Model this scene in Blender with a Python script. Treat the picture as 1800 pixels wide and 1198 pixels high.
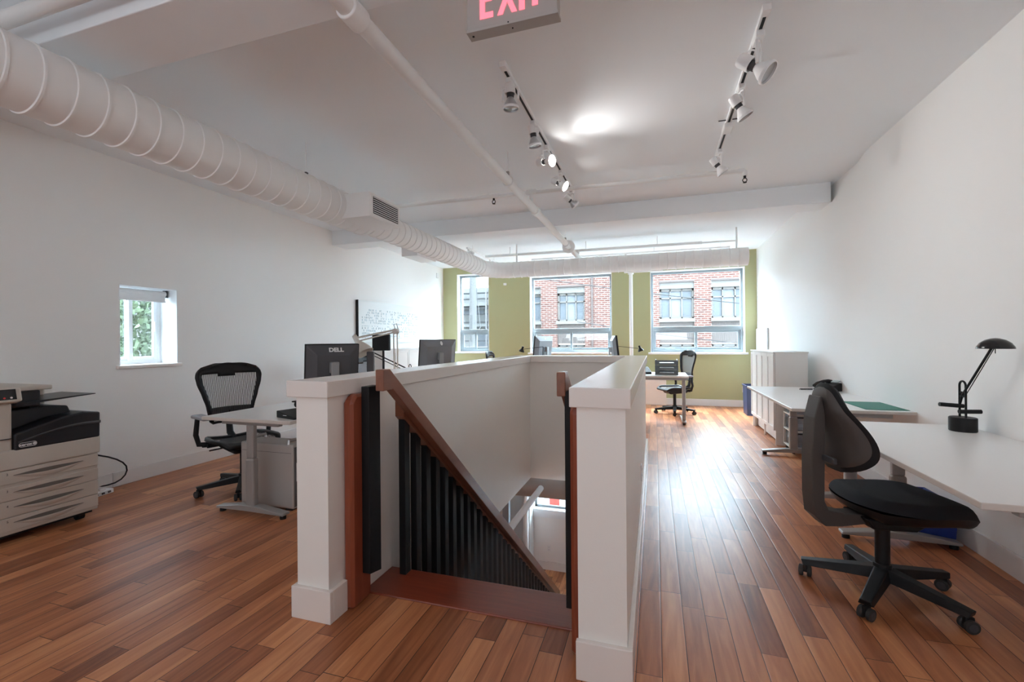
import bpy, bmesh, math, random
from mathutils import Vector, Matrix
random.seed(7)
for o in list(bpy.data.objects): bpy.data.objects.remove(o)
S = bpy.context.scene
COL = S.collection
PI = math.pi
R = math.radians

# ------------------------------------------------------------------ camera
cam = bpy.data.cameras.new('camera'); co = bpy.data.objects.new('camera', cam); COL.objects.link(co)
cam.sensor_width = 36; cam.lens = 791.01/1800*36; cam.clip_start = .05; cam.clip_end = 300
yw, pt, rl = R(17.61), R(.03), R(-.47)
fwd = Vector((-math.sin(yw)*math.cos(pt), math.cos(yw)*math.cos(pt), math.sin(pt)))
rgt = Vector((math.cos(yw), math.sin(yw), 0)); up = rgt.cross(fwd)
r2 = rgt*math.cos(rl)+up*math.sin(rl); u2 = -rgt*math.sin(rl)+up*math.cos(rl)
mw = Matrix((r2, u2, -fwd)).transposed().to_4x4(); mw.translation = Vector((0, 0, 1.27))
co.matrix_world = mw; S.camera = co

# ------------------------------------------------------------------ light and exposure
S.view_settings.view_transform = 'Standard'; S.view_settings.look = 'None'
S.view_settings.gamma = 1; S.view_settings.use_curve_mapping = False
S.view_settings.exposure = 2.04
S.cycles.diffuse_bounces = 10; S.cycles.max_bounces = 14; S.cycles.transparent_max_bounces = 16
W = bpy.data.worlds.new('sky'); S.world = W; W.use_nodes = True
bg = W.node_tree.nodes['Background']; bg.inputs[0].default_value = (.66, .84, 1, 1); bg.inputs[1].default_value = 6.4
def area(name, loc, rot, sx, sy, power, col):
    l = bpy.data.lights.new(name, 'AREA'); l.shape = 'RECTANGLE'; l.size = sx; l.size_y = sy; l.energy = power; l.color = col
    o = bpy.data.objects.new(name, l); COL.objects.link(o); o.location = loc; o.rotation_euler = rot; return o
area('back_ceiling_fill', (-1.4, -3.3, 1.65), (R(148), 0, 0), 5.6, 1.4, 33, (.82, .91, 1))  # added fill behind the camera, tilted up to brighten the ceiling
area('front_sky_daylight', (-1.2, 10.6, 4.3), (R(-42), 0, 0), 7.5, 2.2, 1200, (.76, .90, 1))
sun = bpy.data.lights.new('sun', 'SUN'); sun.energy = .3; sun.angle = R(3); sun.color = (1, .97, .92)
so = bpy.data.objects.new('sun', sun); COL.objects.link(so)
so.rotation_euler = Vector((.25, 1.0, -1.15)).to_track_quat('-Z', 'Y').to_euler()

# ------------------------------------------------------------------ materials
MAT = {}
def mat(name, col, rough=.5, metal=0, spec=.5, bump=0, bscale=60, var=0, vscale=4, coat=0, emit=None, estr=0):
    if name in MAT: return MAT[name]
    m = bpy.data.materials.new(name); m.use_nodes = True; nt = m.node_tree; b = nt.nodes['Principled BSDF']
    b.inputs['Base Color'].default_value = (*col, 1); b.inputs['Roughness'].default_value = rough
    b.inputs['Metallic'].default_value = metal; b.inputs['Specular IOR Level'].default_value = spec
    b.inputs['Coat Weight'].default_value = coat
    if emit: b.inputs['Emission Color'].default_value = (*emit, 1); b.inputs['Emission Strength'].default_value = estr
    tc = nt.nodes.new('ShaderNodeTexCoord')
    if bump:
        n = nt.nodes.new('ShaderNodeTexNoise'); n.inputs['Scale'].default_value = bscale; n.inputs['Detail'].default_value = 3
        bp = nt.nodes.new('ShaderNodeBump'); bp.inputs['Strength'].default_value = bump; bp.inputs['Distance'].default_value = .003
        nt.links.new(tc.outputs['Object'], n.inputs['Vector']); nt.links.new(n.outputs['Fac'], bp.inputs['Height'])
        nt.links.new(bp.outputs['Normal'], b.inputs['Normal'])
    if var:
        n = nt.nodes.new('ShaderNodeTexNoise'); n.inputs['Scale'].default_value = vscale; n.inputs['Detail'].default_value = 4
        mx = nt.nodes.new('ShaderNodeMix'); mx.data_type = 'RGBA'
        mx.inputs['A'].default_value = (*[c*(1-var) for c in col], 1); mx.inputs['B'].default_value = (*[min(1, c*(1+var)) for c in col], 1)
        nt.links.new(tc.outputs['Object'], n.inputs['Vector']); nt.links.new(n.outputs['Fac'], mx.inputs['Factor'])
        nt.links.new(mx.outputs['Result'], b.inputs['Base Color'])
    MAT[name] = m; return m
WALL = mat('warm_white_paint', (.875, .868, .85), .55, bump=.12, bscale=180, var=.015, vscale=1.2)
CEIL = mat('ceiling_paint', (.86, .895, .92), .7, bump=.05, bscale=120, var=.015, vscale=.8)
GREEN = mat('sage_green_paint', (.44, .44, .245), .6, bump=.08, bscale=180, var=.02, vscale=1)
TRIM = mat('white_trim_paint', (.80, .79, .78), .32, bump=.06, bscale=90)
CREAM = mat('cream_cap_paint', (.82, .765, .72), .24, bump=.12, bscale=70)
DUCT = mat('duct_paint', (.85, .845, .835), .42)
POSTP = mat('stair_wall_paint', (.87, .84, .795), .5, bump=.12, bscale=150, var=.02, vscale=1.5)
PIPE = mat('pipe_paint', (.82, .82, .81), .4)
WSTEEL = mat('white_enamel', (.82, .82, .82), .35)
BLACK = mat('black_plastic', (.009, .009, .010), .5, spec=.32)
BLKMET = mat('black_steel', (.006, .006, .007), .55, spec=.3)
GLOSSBLK = mat('glossy_black', (.01, .01, .012), .15)
DKGREY = mat('dark_grey_plastic', (.05, .05, .055), .5)
TAUPE = mat('taupe_plastic', (.060, .051, .047), .5, bump=.1, bscale=400)
FAB = mat('black_fabric', (.013, .014, .018), .9, bump=.8, bscale=700, var=.4, vscale=500)
GREYMET = mat('grey_metal', (.36, .35, .34), .38, metal=.3)
SILVER = mat('silver_aluminium', (.55, .55, .56), .35, metal=.75)
DESKW = mat('white_laminate', (.80, .785, .77), .28)
DESKE = mat('desk_edge', (.62, .57, .52), .4)
CABW = mat('white_cabinet_foil', (.80, .79, .77), .35)
FRAME = mat('window_aluminium', (.25, .29, .31), .4)
SILL = mat('white_sill', (.84, .85, .86), .35)
BEIGE = mat('copier_beige', (.56, .51, .45), .45)
CHAR = mat('copier_charcoal', (.012, .013, .017), .35)
CHROME = mat('chrome', (.7, .7, .7), .12, metal=1)
BLUE = mat('blue_bin_plastic', (.012, .035, .22), .35)
NAVY = mat('dark_blue_plastic', (.03, .05, .13), .4)
RUBBER = mat('rubber', (.03, .03, .03), .7)
PAPER = mat('paper_white', (.85, .85, .85), .6)
REDL = mat('exit_red', (.55, .03, .05), .5, emit=(1, .10, .13), estr=.75)
EXITG = mat('exit_sign_grey', (.40, .38, .36), .5)
GREENM = mat('green_mat', (.03, .20, .15), .6)
def lit(name, col, s):
    m = bpy.data.materials.new(name); m.use_nodes = True; nt = m.node_tree; nt.nodes.clear()
    e = nt.nodes.new('ShaderNodeEmission'); e.inputs[0].default_value = (*col, 1); e.inputs[1].default_value = s
    o = nt.nodes.new('ShaderNodeOutputMaterial'); nt.links.new(e.outputs[0], o.inputs[0]); MAT[name] = m; return m
BULB = lit('lit_bulb', (1, .97, .93), 14)
def glassy(name, tint, glossy=.06, rough=0.02):
    m = bpy.data.materials.new(name); m.use_nodes = True; nt = m.node_tree; nt.nodes.clear()
    t = nt.nodes.new('ShaderNodeBsdfTransparent'); t.inputs[0].default_value = (*tint, 1)
    g = nt.nodes.new('ShaderNodeBsdfGlossy'); g.inputs['Roughness'].default_value = rough
    mx = nt.nodes.new('ShaderNodeMixShader'); mx.inputs[0].default_value = glossy
    o = nt.nodes.new('ShaderNodeOutputMaterial')
    nt.links.new(t.outputs[0], mx.inputs[1]); nt.links.new(g.outputs[0], mx.inputs[2]); nt.links.new(mx.outputs[0], o.inputs[0])
    MAT[name] = m; return m
GLASS = glassy('window_glass', (.97, .985, .98))
BULBG = glassy('lamp_glass', (.75, .75, .76), .35, .15)
CLEARP = glassy('clear_plastic', (.80, .85, .90), .25, .25)

def meshfab(name, col, sc, keep, axis='X'):
    m = bpy.data.materials.new(name); m.use_nodes = True; nt = m.node_tree; b = nt.nodes['Principled BSDF']
    b.inputs['Base Color'].default_value = (*col, 1); b.inputs['Roughness'].default_value = .6
    tc = nt.nodes.new('ShaderNodeTexCoord'); w = nt.nodes.new('ShaderNodeTexWave'); w.bands_direction = axis
    w.inputs['Scale'].default_value = sc
    ma = nt.nodes.new('ShaderNodeMath'); ma.operation = 'GREATER_THAN'; ma.inputs[1].default_value = keep
    t = nt.nodes.new('ShaderNodeBsdfTransparent'); mx = nt.nodes.new('ShaderNodeMixShader')
    nt.links.new(tc.outputs['Object'], w.inputs['Vector']); nt.links.new(w.outputs['Fac'], ma.inputs[0])
    nt.links.new(ma.outputs[0], mx.inputs[0]); nt.links.new(b.outputs[0], mx.inputs[1]); nt.links.new(t.outputs[0], mx.inputs[2])
    nt.links.new(mx.outputs[0], nt.nodes['Material Output'].inputs[0]); MAT[name] = m; return m
AMESH = meshfab('aeron_mesh', (.06, .058, .058), 26, .62)
AMESH2 = meshfab('pale_chair_mesh', (.16, .17, .20), 30, .82)

def node(nt, t, **k):
    n = nt.nodes.new(t)
    for a, v in k.items():
        if hasattr(n, a): setattr(n, a, v)
    return n
def mathn(nt, op, a, b=None, c=None):
    n = nt.nodes.new('ShaderNodeMath'); n.operation = op
    for i, x in enumerate((a, b, c)):
        if x is None: continue
        if isinstance(x, (int, float)): n.inputs[i].default_value = x
        else: nt.links.new(x, n.inputs[i])
    return n.outputs[0]
def wood_floor():
    m = bpy.data.materials.new('hardwood_planks'); m.use_nodes = True; nt = m.node_tree; b = nt.nodes['Principled BSDF']; L = nt.links.new
    tc = node(nt, 'ShaderNodeTexCoord'); sp = node(nt, 'ShaderNodeSeparateXYZ'); L(tc.outputs['Object'], sp.inputs[0])
    w = .0959
    xs = mathn(nt, 'DIVIDE', mathn(nt, 'SUBTRACT', sp.outputs[0], .0175), w); row = mathn(nt, 'FLOOR', xs); fx = mathn(nt, 'FRACT', xs)
    wn = node(nt, 'ShaderNodeTexWhiteNoise', noise_dimensions='1D'); L(row, wn.inputs['W'])
    ln = mathn(nt, 'MULTIPLY_ADD', wn.outputs['Value'], .35, .55)
    ys = mathn(nt, 'DIVIDE', mathn(nt, 'ADD', sp.outputs[1], mathn(nt, 'MULTIPLY', wn.outputs['Value'], 37.3)), ln)
    seg = mathn(nt, 'FLOOR', ys); fy = mathn(nt, 'FRACT', ys)
    cb = node(nt, 'ShaderNodeCombineXYZ'); L(row, cb.inputs[0]); L(seg, cb.inputs[1])
    w2 = node(nt, 'ShaderNodeTexWhiteNoise', noise_dimensions='2D'); L(cb.outputs[0], w2.inputs['Vector'])
    # long streaked grain, offset per plank
    mp = node(nt, 'ShaderNodeMapping'); mp.inputs['Scale'].default_value = (26, 2.2, 1); L(tc.outputs['Object'], mp.inputs[0])
    off = node(nt, 'ShaderNodeCombineXYZ'); L(mathn(nt, 'MULTIPLY', w2.outputs['Value'], 90), off.inputs[1]); L(mathn(nt, 'MULTIPLY', w2.outputs['Value'], 50), off.inputs[2])
    va = node(nt, 'ShaderNodeVectorMath', operation='ADD'); L(mp.outputs[0], va.inputs[0]); L(off.outputs[0], va.inputs[1])
    g = node(nt, 'ShaderNodeTexNoise'); g.inputs['Scale'].default_value = 1.0; g.inputs['Detail'].default_value = 6; g.inputs['Distortion'].default_value = .8; L(va.outputs[0], g.inputs['Vector'])
    f = mathn(nt, 'ADD', mathn(nt, 'MULTIPLY', w2.outputs['Value'], .55), mathn(nt, 'MULTIPLY', mathn(nt, 'SUBTRACT', g.outputs['Fac'], .22), .85))
    cr = node(nt, 'ShaderNodeValToRGB'); e = cr.color_ramp.elements
    e[0].position = .0; e[0].color = (.13, .040, .017, 1); e[1].position = 1; e[1].color = (.74, .345, .155, 1)
    x = e.new(.3); x.color = (.31, .103, .041, 1); x = e.new(.6); x.color = (.50, .190, .080, 1)
    L(f, cr.inputs[0])
    # gaps
    gx = mathn(nt, 'LESS_THAN', mathn(nt, 'ABSOLUTE', mathn(nt, 'SUBTRACT', fx, .5)), .485)
    gy = mathn(nt, 'LESS_THAN', mathn(nt, 'ABSOLUTE', mathn(nt, 'SUBTRACT', fy, .5)), .4982)
    gap = mathn(nt, 'MULTIPLY', gx, gy)
    mx = node(nt, 'ShaderNodeMix', data_type='RGBA'); mx.inputs['A'].default_value = (.035, .016, .009, 1)
    L(gap, mx.inputs['Factor']); L(cr.outputs[0], mx.inputs['B']); L(mx.outputs['Result'], b.inputs['Base Color'])
    bp = node(nt, 'ShaderNodeBump'); bp.inputs['Strength'].default_value = .35; bp.inputs['Distance'].default_value = .002
    # plank edges round over a little and each plank tips slightly
    ex = mathn(nt, 'MINIMUM', mathn(nt, 'MULTIPLY', mathn(nt, 'SUBTRACT', .5, mathn(nt, 'ABSOLUTE', mathn(nt, 'SUBTRACT', fx, .5))), 14), 1)
    tip = mathn(nt, 'MULTIPLY', fx, mathn(nt, 'SUBTRACT', w2.outputs['Value'], .5))
    hh = mathn(nt, 'ADD', mathn(nt, 'ADD', ex, mathn(nt, 'MULTIPLY', g.outputs['Fac'], .15)), mathn(nt, 'MULTIPLY', tip, .9))
    L(hh, bp.inputs['Height']); L(bp.outputs[0], b.inputs['Normal'])
    b.inputs['Roughness'].default_value = .36; b.inputs['Specular IOR Level'].default_value = .35
    b.inputs['Coat Weight'].default_value = .10; b.inputs['Coat Roughness'].default_value = .22; b.inputs['Coat IOR'].default_value = 1.5
    return m
FLOOR = wood_floor()
def mahogany(name, c0, c1, sx, sy, sz, rough=.3):
    m = bpy.data.materials.new(name); m.use_nodes = True; nt = m.node_tree; b = nt.nodes['Principled BSDF']
    tc = node(nt, 'ShaderNodeTexCoord'); mp = node(nt, 'ShaderNodeMapping'); mp.inputs['Scale'].default_value = (sx, sy, sz)
    n = node(nt, 'ShaderNodeTexNoise'); n.inputs['Scale'].default_value = 1; n.inputs['Detail'].default_value = 5; n.inputs['Distortion'].default_value = .6
    mx = node(nt, 'ShaderNodeMix', data_type='RGBA'); mx.inputs['A'].default_value = (*c0, 1); mx.inputs['B'].default_value = (*c1, 1)
    L = nt.links.new; L(tc.outputs['Object'], mp.inputs[0]); L(mp.outputs[0], n.inputs['Vector']); L(n.outputs['Fac'], mx.inputs['Factor']); L(mx.outputs['Result'], b.inputs['Base Color'])
    b.inputs['Roughness'].default_value = rough; b.inputs['Coat Weight'].default_value = .2; b.inputs['Coat Roughness'].default_value = .2
    MAT[name] = m; return m
MAHX = mahogany('mahogany_along_x', (.13, .022, .010), (.30, .060, .027), 3, 40, 40)
MAHY = mahogany('mahogany_along_slope', (.15, .045, .022), (.30, .115, .062), 30, 4, 12)
MAHZ = mahogany('mahogany_upright', (.17, .035, .016), (.36, .090, .042), 35, 35, 3)

def brick_mat():
    m = bpy.data.materials.new('red_brick'); m.use_nodes = True; nt = m.node_tree; b = nt.nodes['Principled BSDF']; L = nt.links.new
    tc = node(nt, 'ShaderNodeTexCoord'); sp = node(nt, 'ShaderNodeSeparateXYZ'); L(tc.outputs['Object'], sp.inputs[0])
    cb = node(nt, 'ShaderNodeCombineXYZ'); L(sp.outputs[0], cb.inputs[0]); L(sp.outputs[2], cb.inputs[1])
    br = node(nt, 'ShaderNodeTexBrick'); L(cb.outputs[0], br.inputs['Vector'])
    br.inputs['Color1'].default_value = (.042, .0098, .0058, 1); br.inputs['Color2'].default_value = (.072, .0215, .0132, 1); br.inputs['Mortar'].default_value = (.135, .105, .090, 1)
    br.inputs['Scale'].default_value = 1; br.inputs['Brick Width'].default_value = .26; br.inputs['Row Height'].default_value = .088; br.inputs['Mortar Size'].default_value = .013
    L(br.outputs[0], b.inputs['Base Color']); b.inputs['Roughness'].default_value = .9
    return m
BRICK = brick_mat()
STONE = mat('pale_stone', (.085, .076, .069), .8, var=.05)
RIBBED = mat('ribbed_panel', (.054, .041, .036), .7)
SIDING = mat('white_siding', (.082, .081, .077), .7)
CONC = mat('concrete', (.15, .15, .15), .85, var=.1)
LEAF = mat('leaf_green', (.075, .105, .055), .7, var=.35, vscale=9)
BARK = mat('bark', (.10, .07, .05), .9)
POLE = mat('weathered_pole', (.055, .053, .053), .9, var=.15)
DKWIN = mat('dark_window_glass', (.055, .062, .072), .3, spec=.25)
BROWNB = mat('brown_spout_and_shadow', (.035, .02, .016), .6)

def print_mat():
    m = bpy.data.materials.new('printed_canvas'); m.use_nodes = True; nt = m.node_tree; b = nt.nodes['Principled BSDF']; L = nt.links.new
    tc = node(nt, 'ShaderNodeTexCoord'); sp = node(nt, 'ShaderNodeSeparateXYZ'); L(tc.outputs['Object'], sp.inputs[0])
    y, z = sp.outputs[1], sp.outputs[2]
    cy = mathn(nt, 'MULTIPLY', y, 26); cz = mathn(nt, 'MULTIPLY', z, 23)
    cb = node(nt, 'ShaderNodeCombineXYZ'); L(mathn(nt, 'FLOOR', cy), cb.inputs[0]); L(mathn(nt, 'FLOOR', cz), cb.inputs[1])
    wn = node(nt, 'ShaderNodeTexWhiteNoise', noise_dimensions='2D'); L(cb.outputs[0], wn.inputs['Vector'])
    keep = mathn(nt, 'GREATER_THAN', wn.outputs['Value'], .42)
    n = node(nt, 'ShaderNodeTexNoise'); n.inputs['Scale'].default_value = 60; L(tc.outputs['Object'], n.inputs['Vector'])
    blob = mathn(nt, 'GREATER_THAN', n.outputs['Fac'], .46)
    iy = mathn(nt, 'LESS_THAN', mathn(nt, 'ABSOLUTE', mathn(nt, 'SUBTRACT', mathn(nt, 'FRACT', cy), .5)), .27)
    iz = mathn(nt, 'LESS_THAN', mathn(nt, 'ABSOLUTE', mathn(nt, 'SUBTRACT', mathn(nt, 'FRACT', cz), .5)), .37)
    # two blocks of marks with a blank strip between and a margin
    az = mathn(nt, 'MULTIPLY', mathn(nt, 'LESS_THAN', mathn(nt, 'ABSOLUTE', mathn(nt, 'SUBTRACT', z, .44)), .125), 1)
    bz = mathn(nt, 'MULTIPLY', mathn(nt, 'LESS_THAN', mathn(nt, 'ABSOLUTE', mathn(nt, 'SUBTRACT', z, .175)), .105), 1)
    my = mathn(nt, 'LESS_THAN', mathn(nt, 'ABSOLUTE', mathn(nt, 'SUBTRACT', y, .98)), .90)
    f = mathn(nt, 'MULTIPLY', mathn(nt, 'MULTIPLY', mathn(nt, 'MULTIPLY', keep, blob), mathn(nt, 'MULTIPLY', iy, iz)), mathn(nt, 'MULTIPLY', mathn(nt, 'ADD', az, bz), my))
    c2 = node(nt, 'ShaderNodeMix', data_type='RGBA'); c2.inputs['A'].default_value = (.13, .17, .20, 1); c2.inputs['B'].default_value = (.30, .48, .55, 1); L(wn.outputs['Color'], c2.inputs['Factor'])
    mx = node(nt, 'ShaderNodeMix', data_type='RGBA'); mx.inputs['A'].default_value = (.80, .83, .83, 1); L(c2.outputs['Result'], mx.inputs['B']); L(f, mx.inputs['Factor'])
    L(mx.outputs['Result'], b.inputs['Base Color']); b.inputs['Roughness'].default_value = .4
    return m
PRINT = print_mat()

# ------------------------------------------------------------------ mesh helper
class G:
    def __init__(s): s.b = bmesh.new(); s.mats = []; s.m = 0
    def use(s, m):
        if m not in s.mats: s.mats.append(m)
        s.m = s.mats.index(m); return s
    def _face(s, vs):
        try:
            f = s.b.faces.new(vs); f.material_index = s.m; return f
        except ValueError: return None
    def hull8(s, p):
        v = [s.b.verts.new(q) for q in p]
        for i in ((0, 3, 2, 1), (4, 5, 6, 7), (0, 1, 5, 4), (1, 2, 6, 5), (2, 3, 7, 6), (3, 0, 4, 7)): s._face([v[k] for k in i])
        return s
    def box(s, x0, x1, y0, y1, z0, z1, M=None):
        if x0 > x1: x0, x1 = x1, x0
        if y0 > y1: y0, y1 = y1, y0
        if z0 > z1: z0, z1 = z1, z0
        p = [Vector(q) for q in ((x0, y0, z0), (x1, y0, z0), (x1, y1, z0), (x0, y1, z0), (x0, y0, z1), (x1, y0, z1), (x1, y1, z1), (x0, y1, z1))]
        if M: p = [M @ q for q in p]
        return s.hull8(p)
    def prism(s, poly, a, b, axis='z', M=None):
        def P(u, v, w):
            q = {'z': Vector((u, v, w)), 'y': Vector((u, w, v)), 'x': Vector((w, u, v))}[axis]
            return M @ q if M else q
        A = [s.b.verts.new(P(u, v, a)) for u, v in poly]; B = [s.b.verts.new(P(u, v, b)) for u, v in poly]; n = len(poly)
        s._face(A[::-1]); s._face(B)
        for i in range(n): s._face([A[i], A[(i+1) % n], B[(i+1) % n], B[i]])
        return s
    def tube(s, pts, r, n=12, cap=True, closed=False, sx=1, sy=1):
        pts = [Vector(p) for p in pts]; rs = r if isinstance(r, (list, tuple)) else [r]*len(pts)
        rings = []; N = len(pts); prev = None
        for i, p in enumerate(pts):
            if closed: t = (pts[(i+1) % N]-pts[i-1]).normalized()
            else: t = (pts[min(i+1, N-1)]-pts[max(i-1, 0)]).normalized()
            if prev is None:
                a = Vector((0, 0, 1)) if abs(t.z) < .9 else Vector((1, 0, 0))
                u = t.cross(a).normalized()
            else:
                u = (prev-t*prev.dot(t)).normalized()
            prev = u; v = t.cross(u)
            rings.append([s.b.verts.new(p+(u*math.cos(2*PI*k/n)*sx+v*math.sin(2*PI*k/n)*sy)*rs[i]) for k in range(n)])
        M = N if closed else N-1
        for i in range(M):
            A, B = rings[i], rings[(i+1) % N]
            for k in range(n): s._face([A[k], A[(k+1) % n], B[(k+1) % n], B[k]])
        if cap and not closed: s._face(rings[0][::-1]); s._face(rings[-1])
        return s
    def cyl(s, p0, p1, r0, r1=None, n=20): return s.tube([p0, p1], [r0, r0 if r1 is None else r1], n)
    def lathe(s, prof, M=None, n=28, cap=False):
        rings = []
        for r, z in prof:
            ring = []
            for k in range(n):
                q = Vector((r*math.cos(2*PI*k/n), r*math.sin(2*PI*k/n), z)); ring.append(s.b.verts.new(M @ q if M else q))
            rings.append(ring)
        for A, B in zip(rings, rings[1:]):
            for k in range(n): s._face([A[k], A[(k+1) % n], B[(k+1) % n], B[k]])
        if cap: s._face(rings[0][::-1]); s._face(rings[-1])
        return s
    def grid(s, fn, nu, nv, keep=None, thick=0):
        V = {}
        def gv(i, j):
            if (i, j) not in V: V[i, j] = s.b.verts.new(fn(i/nu, j/nv))
            return V[i, j]
        for i in range(nu):
            for j in range(nv):
                if keep and not keep(i, j): continue
                s._face([gv(i, j), gv(i+1, j), gv(i+1, j+1), gv(i, j+1)])
        return s
    def done(s, name, m=None, parent=None, smooth=False, bevel=0, seg=2, solid=0, solidoff=0, sub=0, angle=40):
        bmesh.ops.recalc_face_normals(s.b, faces=s.b.faces)
        me = bpy.data.meshes.new(name)
        if s.mats:
            for q in s.mats: me.materials.append(q)
        else: me.materials.append(m)
        s.b.to_mesh(me); s.b.free()
        if smooth:
            for p in me.polygons: p.use_smooth = True
        o = bpy.data.objects.new(name, me); COL.objects.link(o)
        if parent: o.parent = parent
        if solid:
            q = o.modifiers.new('solid', 'SOLIDIFY'); q.thickness = solid; q.offset = solidoff
        if bevel:
            q = o.modifiers.new('bevel', 'BEVEL'); q.width = bevel; q.segments = seg; q.limit_method = 'ANGLE'; q.angle_limit = R(angle)
        if sub:
            q = o.modifiers.new('sub', 'SUBSURF'); q.levels = sub; q.render_levels = sub
        if smooth:
            try:
                q = o.modifiers.new('wn', 'WEIGHTED_NORMAL'); q.keep_sharp = True
                me.set_sharp_from_angle(angle=R(38))
            except Exception: pass
        return o
def B(name, x0, x1, y0, y1, z0, z1, m, parent=None, bevel=0, M=None):
    return G().box(x0, x1, y0, y1, z0, z1, M).done(name, m, parent, bevel=bevel)
def thing(name, label, cat, loc=(0, 0, 0), rz=0, group=None, rot=None):
    o = bpy.data.objects.new(name, None); COL.objects.link(o); o.location = loc
    o.rotation_euler = rot if rot else (0, 0, rz); o.empty_display_size = .1
    return tag(o, label, cat, group)
def tag(o, label=None, cat=None, group=None, kind=None):
    if label: o['label'] = label
    if cat: o['category'] = cat
    if group: o['group'] = group
    if kind: o['kind'] = kind
    return o
def struct(o, label=None):
    o['kind'] = 'structure'
    if label: o['label'] = label
    return o
def dup(root, loc, rz, label, group=None):
    r = root.copy(); COL.objects.link(r); r.location = loc; r.rotation_euler = (0, 0, rz); r['label'] = label
    if group: r['group'] = group
    for ch in list(root.children):
        c = ch.copy(); COL.objects.link(c); c.parent = r
        for g in ch.children:
            d = g.copy(); COL.objects.link(d); d.parent = c
            for h in g.children:
                e = h.copy(); COL.objects.link(e); e.parent = d
    return r
def text(name, s, size, m, parent, loc, rot, depth=.001, sx=1, bold=0):
    c = bpy.data.curves.new('txt', 'FONT'); c.body = s; c.size = size; c.extrude = depth; c.offset = bold; c.align_x = 'CENTER'; c.align_y = 'CENTER'
    t = bpy.data.objects.new('txt', c); COL.objects.link(t)
    bpy.context.view_layer.update()
    me = bpy.data.meshes.new_from_object(t); bpy.data.objects.remove(t)
    me.materials.clear(); me.materials.append(m)
    o = bpy.data.objects.new(name, me); COL.objects.link(o); o.parent = parent; o.location = loc; o.rotation_euler = rot; o.scale = (sx, 1, 1)
    return o

# ================================================================== ROOM
XL, XR, YF, YB, ZC = -4.62, 1.815, 9.37, -3.4, 2.95
def wall_boxes(g, axis, a0, a1, t0, t1, z0, z1, holes):
    """wall running along axis from a0 to a1, thickness t0..t1, with rectangular holes (b0,b1,y0,y1)"""
    cuts = sorted(set([a0, a1]+[h[0] for h in holes]+[h[1] for h in holes]))
    for p, q in zip(cuts, cuts[1:]):
        hs = [h for h in holes if h[0] <= p+1e-6 and h[1] >= q-1e-6]
        spans = [(z0, z1)] if not hs else [(z0, hs[0][2]), (hs[0][3], z1)]
        for s0, s1 in spans:
            if axis == 'x': g.box(p, q, t0, t1, s0, s1)
            else: g.box(t0, t1, p, q, s0, s1)
    return g
# floor with the stair opening
WX0, WX1, WY0, WY1 = -1.427, -.283, 2.215, 5.187
g = G(); g.box(XL-.2, WX0, YB-.1, YF+.2, -.10, 0); g.box(WX1, XR+.2, YB-.1, YF+.2, -.10, 0)
g.box(WX0, WX1, YB-.1, WY0, -.10, 0); g.box(WX0, WX1, WY1, YF+.2, -.10, 0)
struct(g.done('floor', FLOOR))
struct(B('trim_slab', XL-.2, WX0-.02, 2.0, YF+.2, -.36, -.105, CEIL)); 
struct(B('ceiling', XL-.25, XR+.3, YB-.1, YF+.25, ZC, ZC+.25, CEIL))
# walls
LW = (2.805, 3.33, 1.075, 1.82)
g = G(); wall_boxes(g, 'y', YB-.1, YF, XL-.30, XL, 0, ZC, [LW]); struct(g.done('wall_left', WALL))
# right wall: furring whose top slopes down to the cross beam, in front of the masonry
g = G(); g.prism([(YB-.1, 0), (YF, 0), (YF, ZC), (6.80, ZC), (5.95, 2.735), (5.62, 2.735), (4.82, ZC), (YB-.1, ZC)], XR, XR+.045, 'x')
g.box(XR+.045, XR+.3, YB-.1, YF, 0, ZC); struct(g.done('wall_right', WALL))
WINS = [(-4.275, -3.505, 1.04, 2.79), (-2.565, -.83, 1.02, 2.66), (-.08, 1.62, 1.02, 2.64)]
g = G(); wall_boxes(g, 'x', XL-.3, XR+.3, YF, YF+.26, 0, ZC, WINS); struct(g.done('wall_far', GREEN))
struct(B('wall_back', XL-.3, XR+.3, YB-.25, YB, 0, ZC, WALL))
# baseboards
def base(name, pts):
    g = G()
    for (x0, x1, y0, y1) in pts: g.box(x0, x1, y0, y1, 0, .127)
    return struct(g.done(name, TRIM, bevel=.003))
base('baseboard_left', [(XL, XL+.018, YB, 2.735), (XL, XL+.018, 2.738, YF)]); base('baseboard_right', [(XR-.018, XR, YB, YF)])
base('baseboard_far', [(XL+.018, XR-.018, YF-.018, YF)])
# beams across the room
struct(B('trim_beam', XL, XR, 5.64, 5.99, 2.735, ZC, CEIL, bevel=.004), 'beam boxed in below the ceiling before the windows')
struct(B('trim_beam', XL, XR, 1.40, 1.712, 2.742, ZC, CEIL, bevel=.004))

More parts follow.
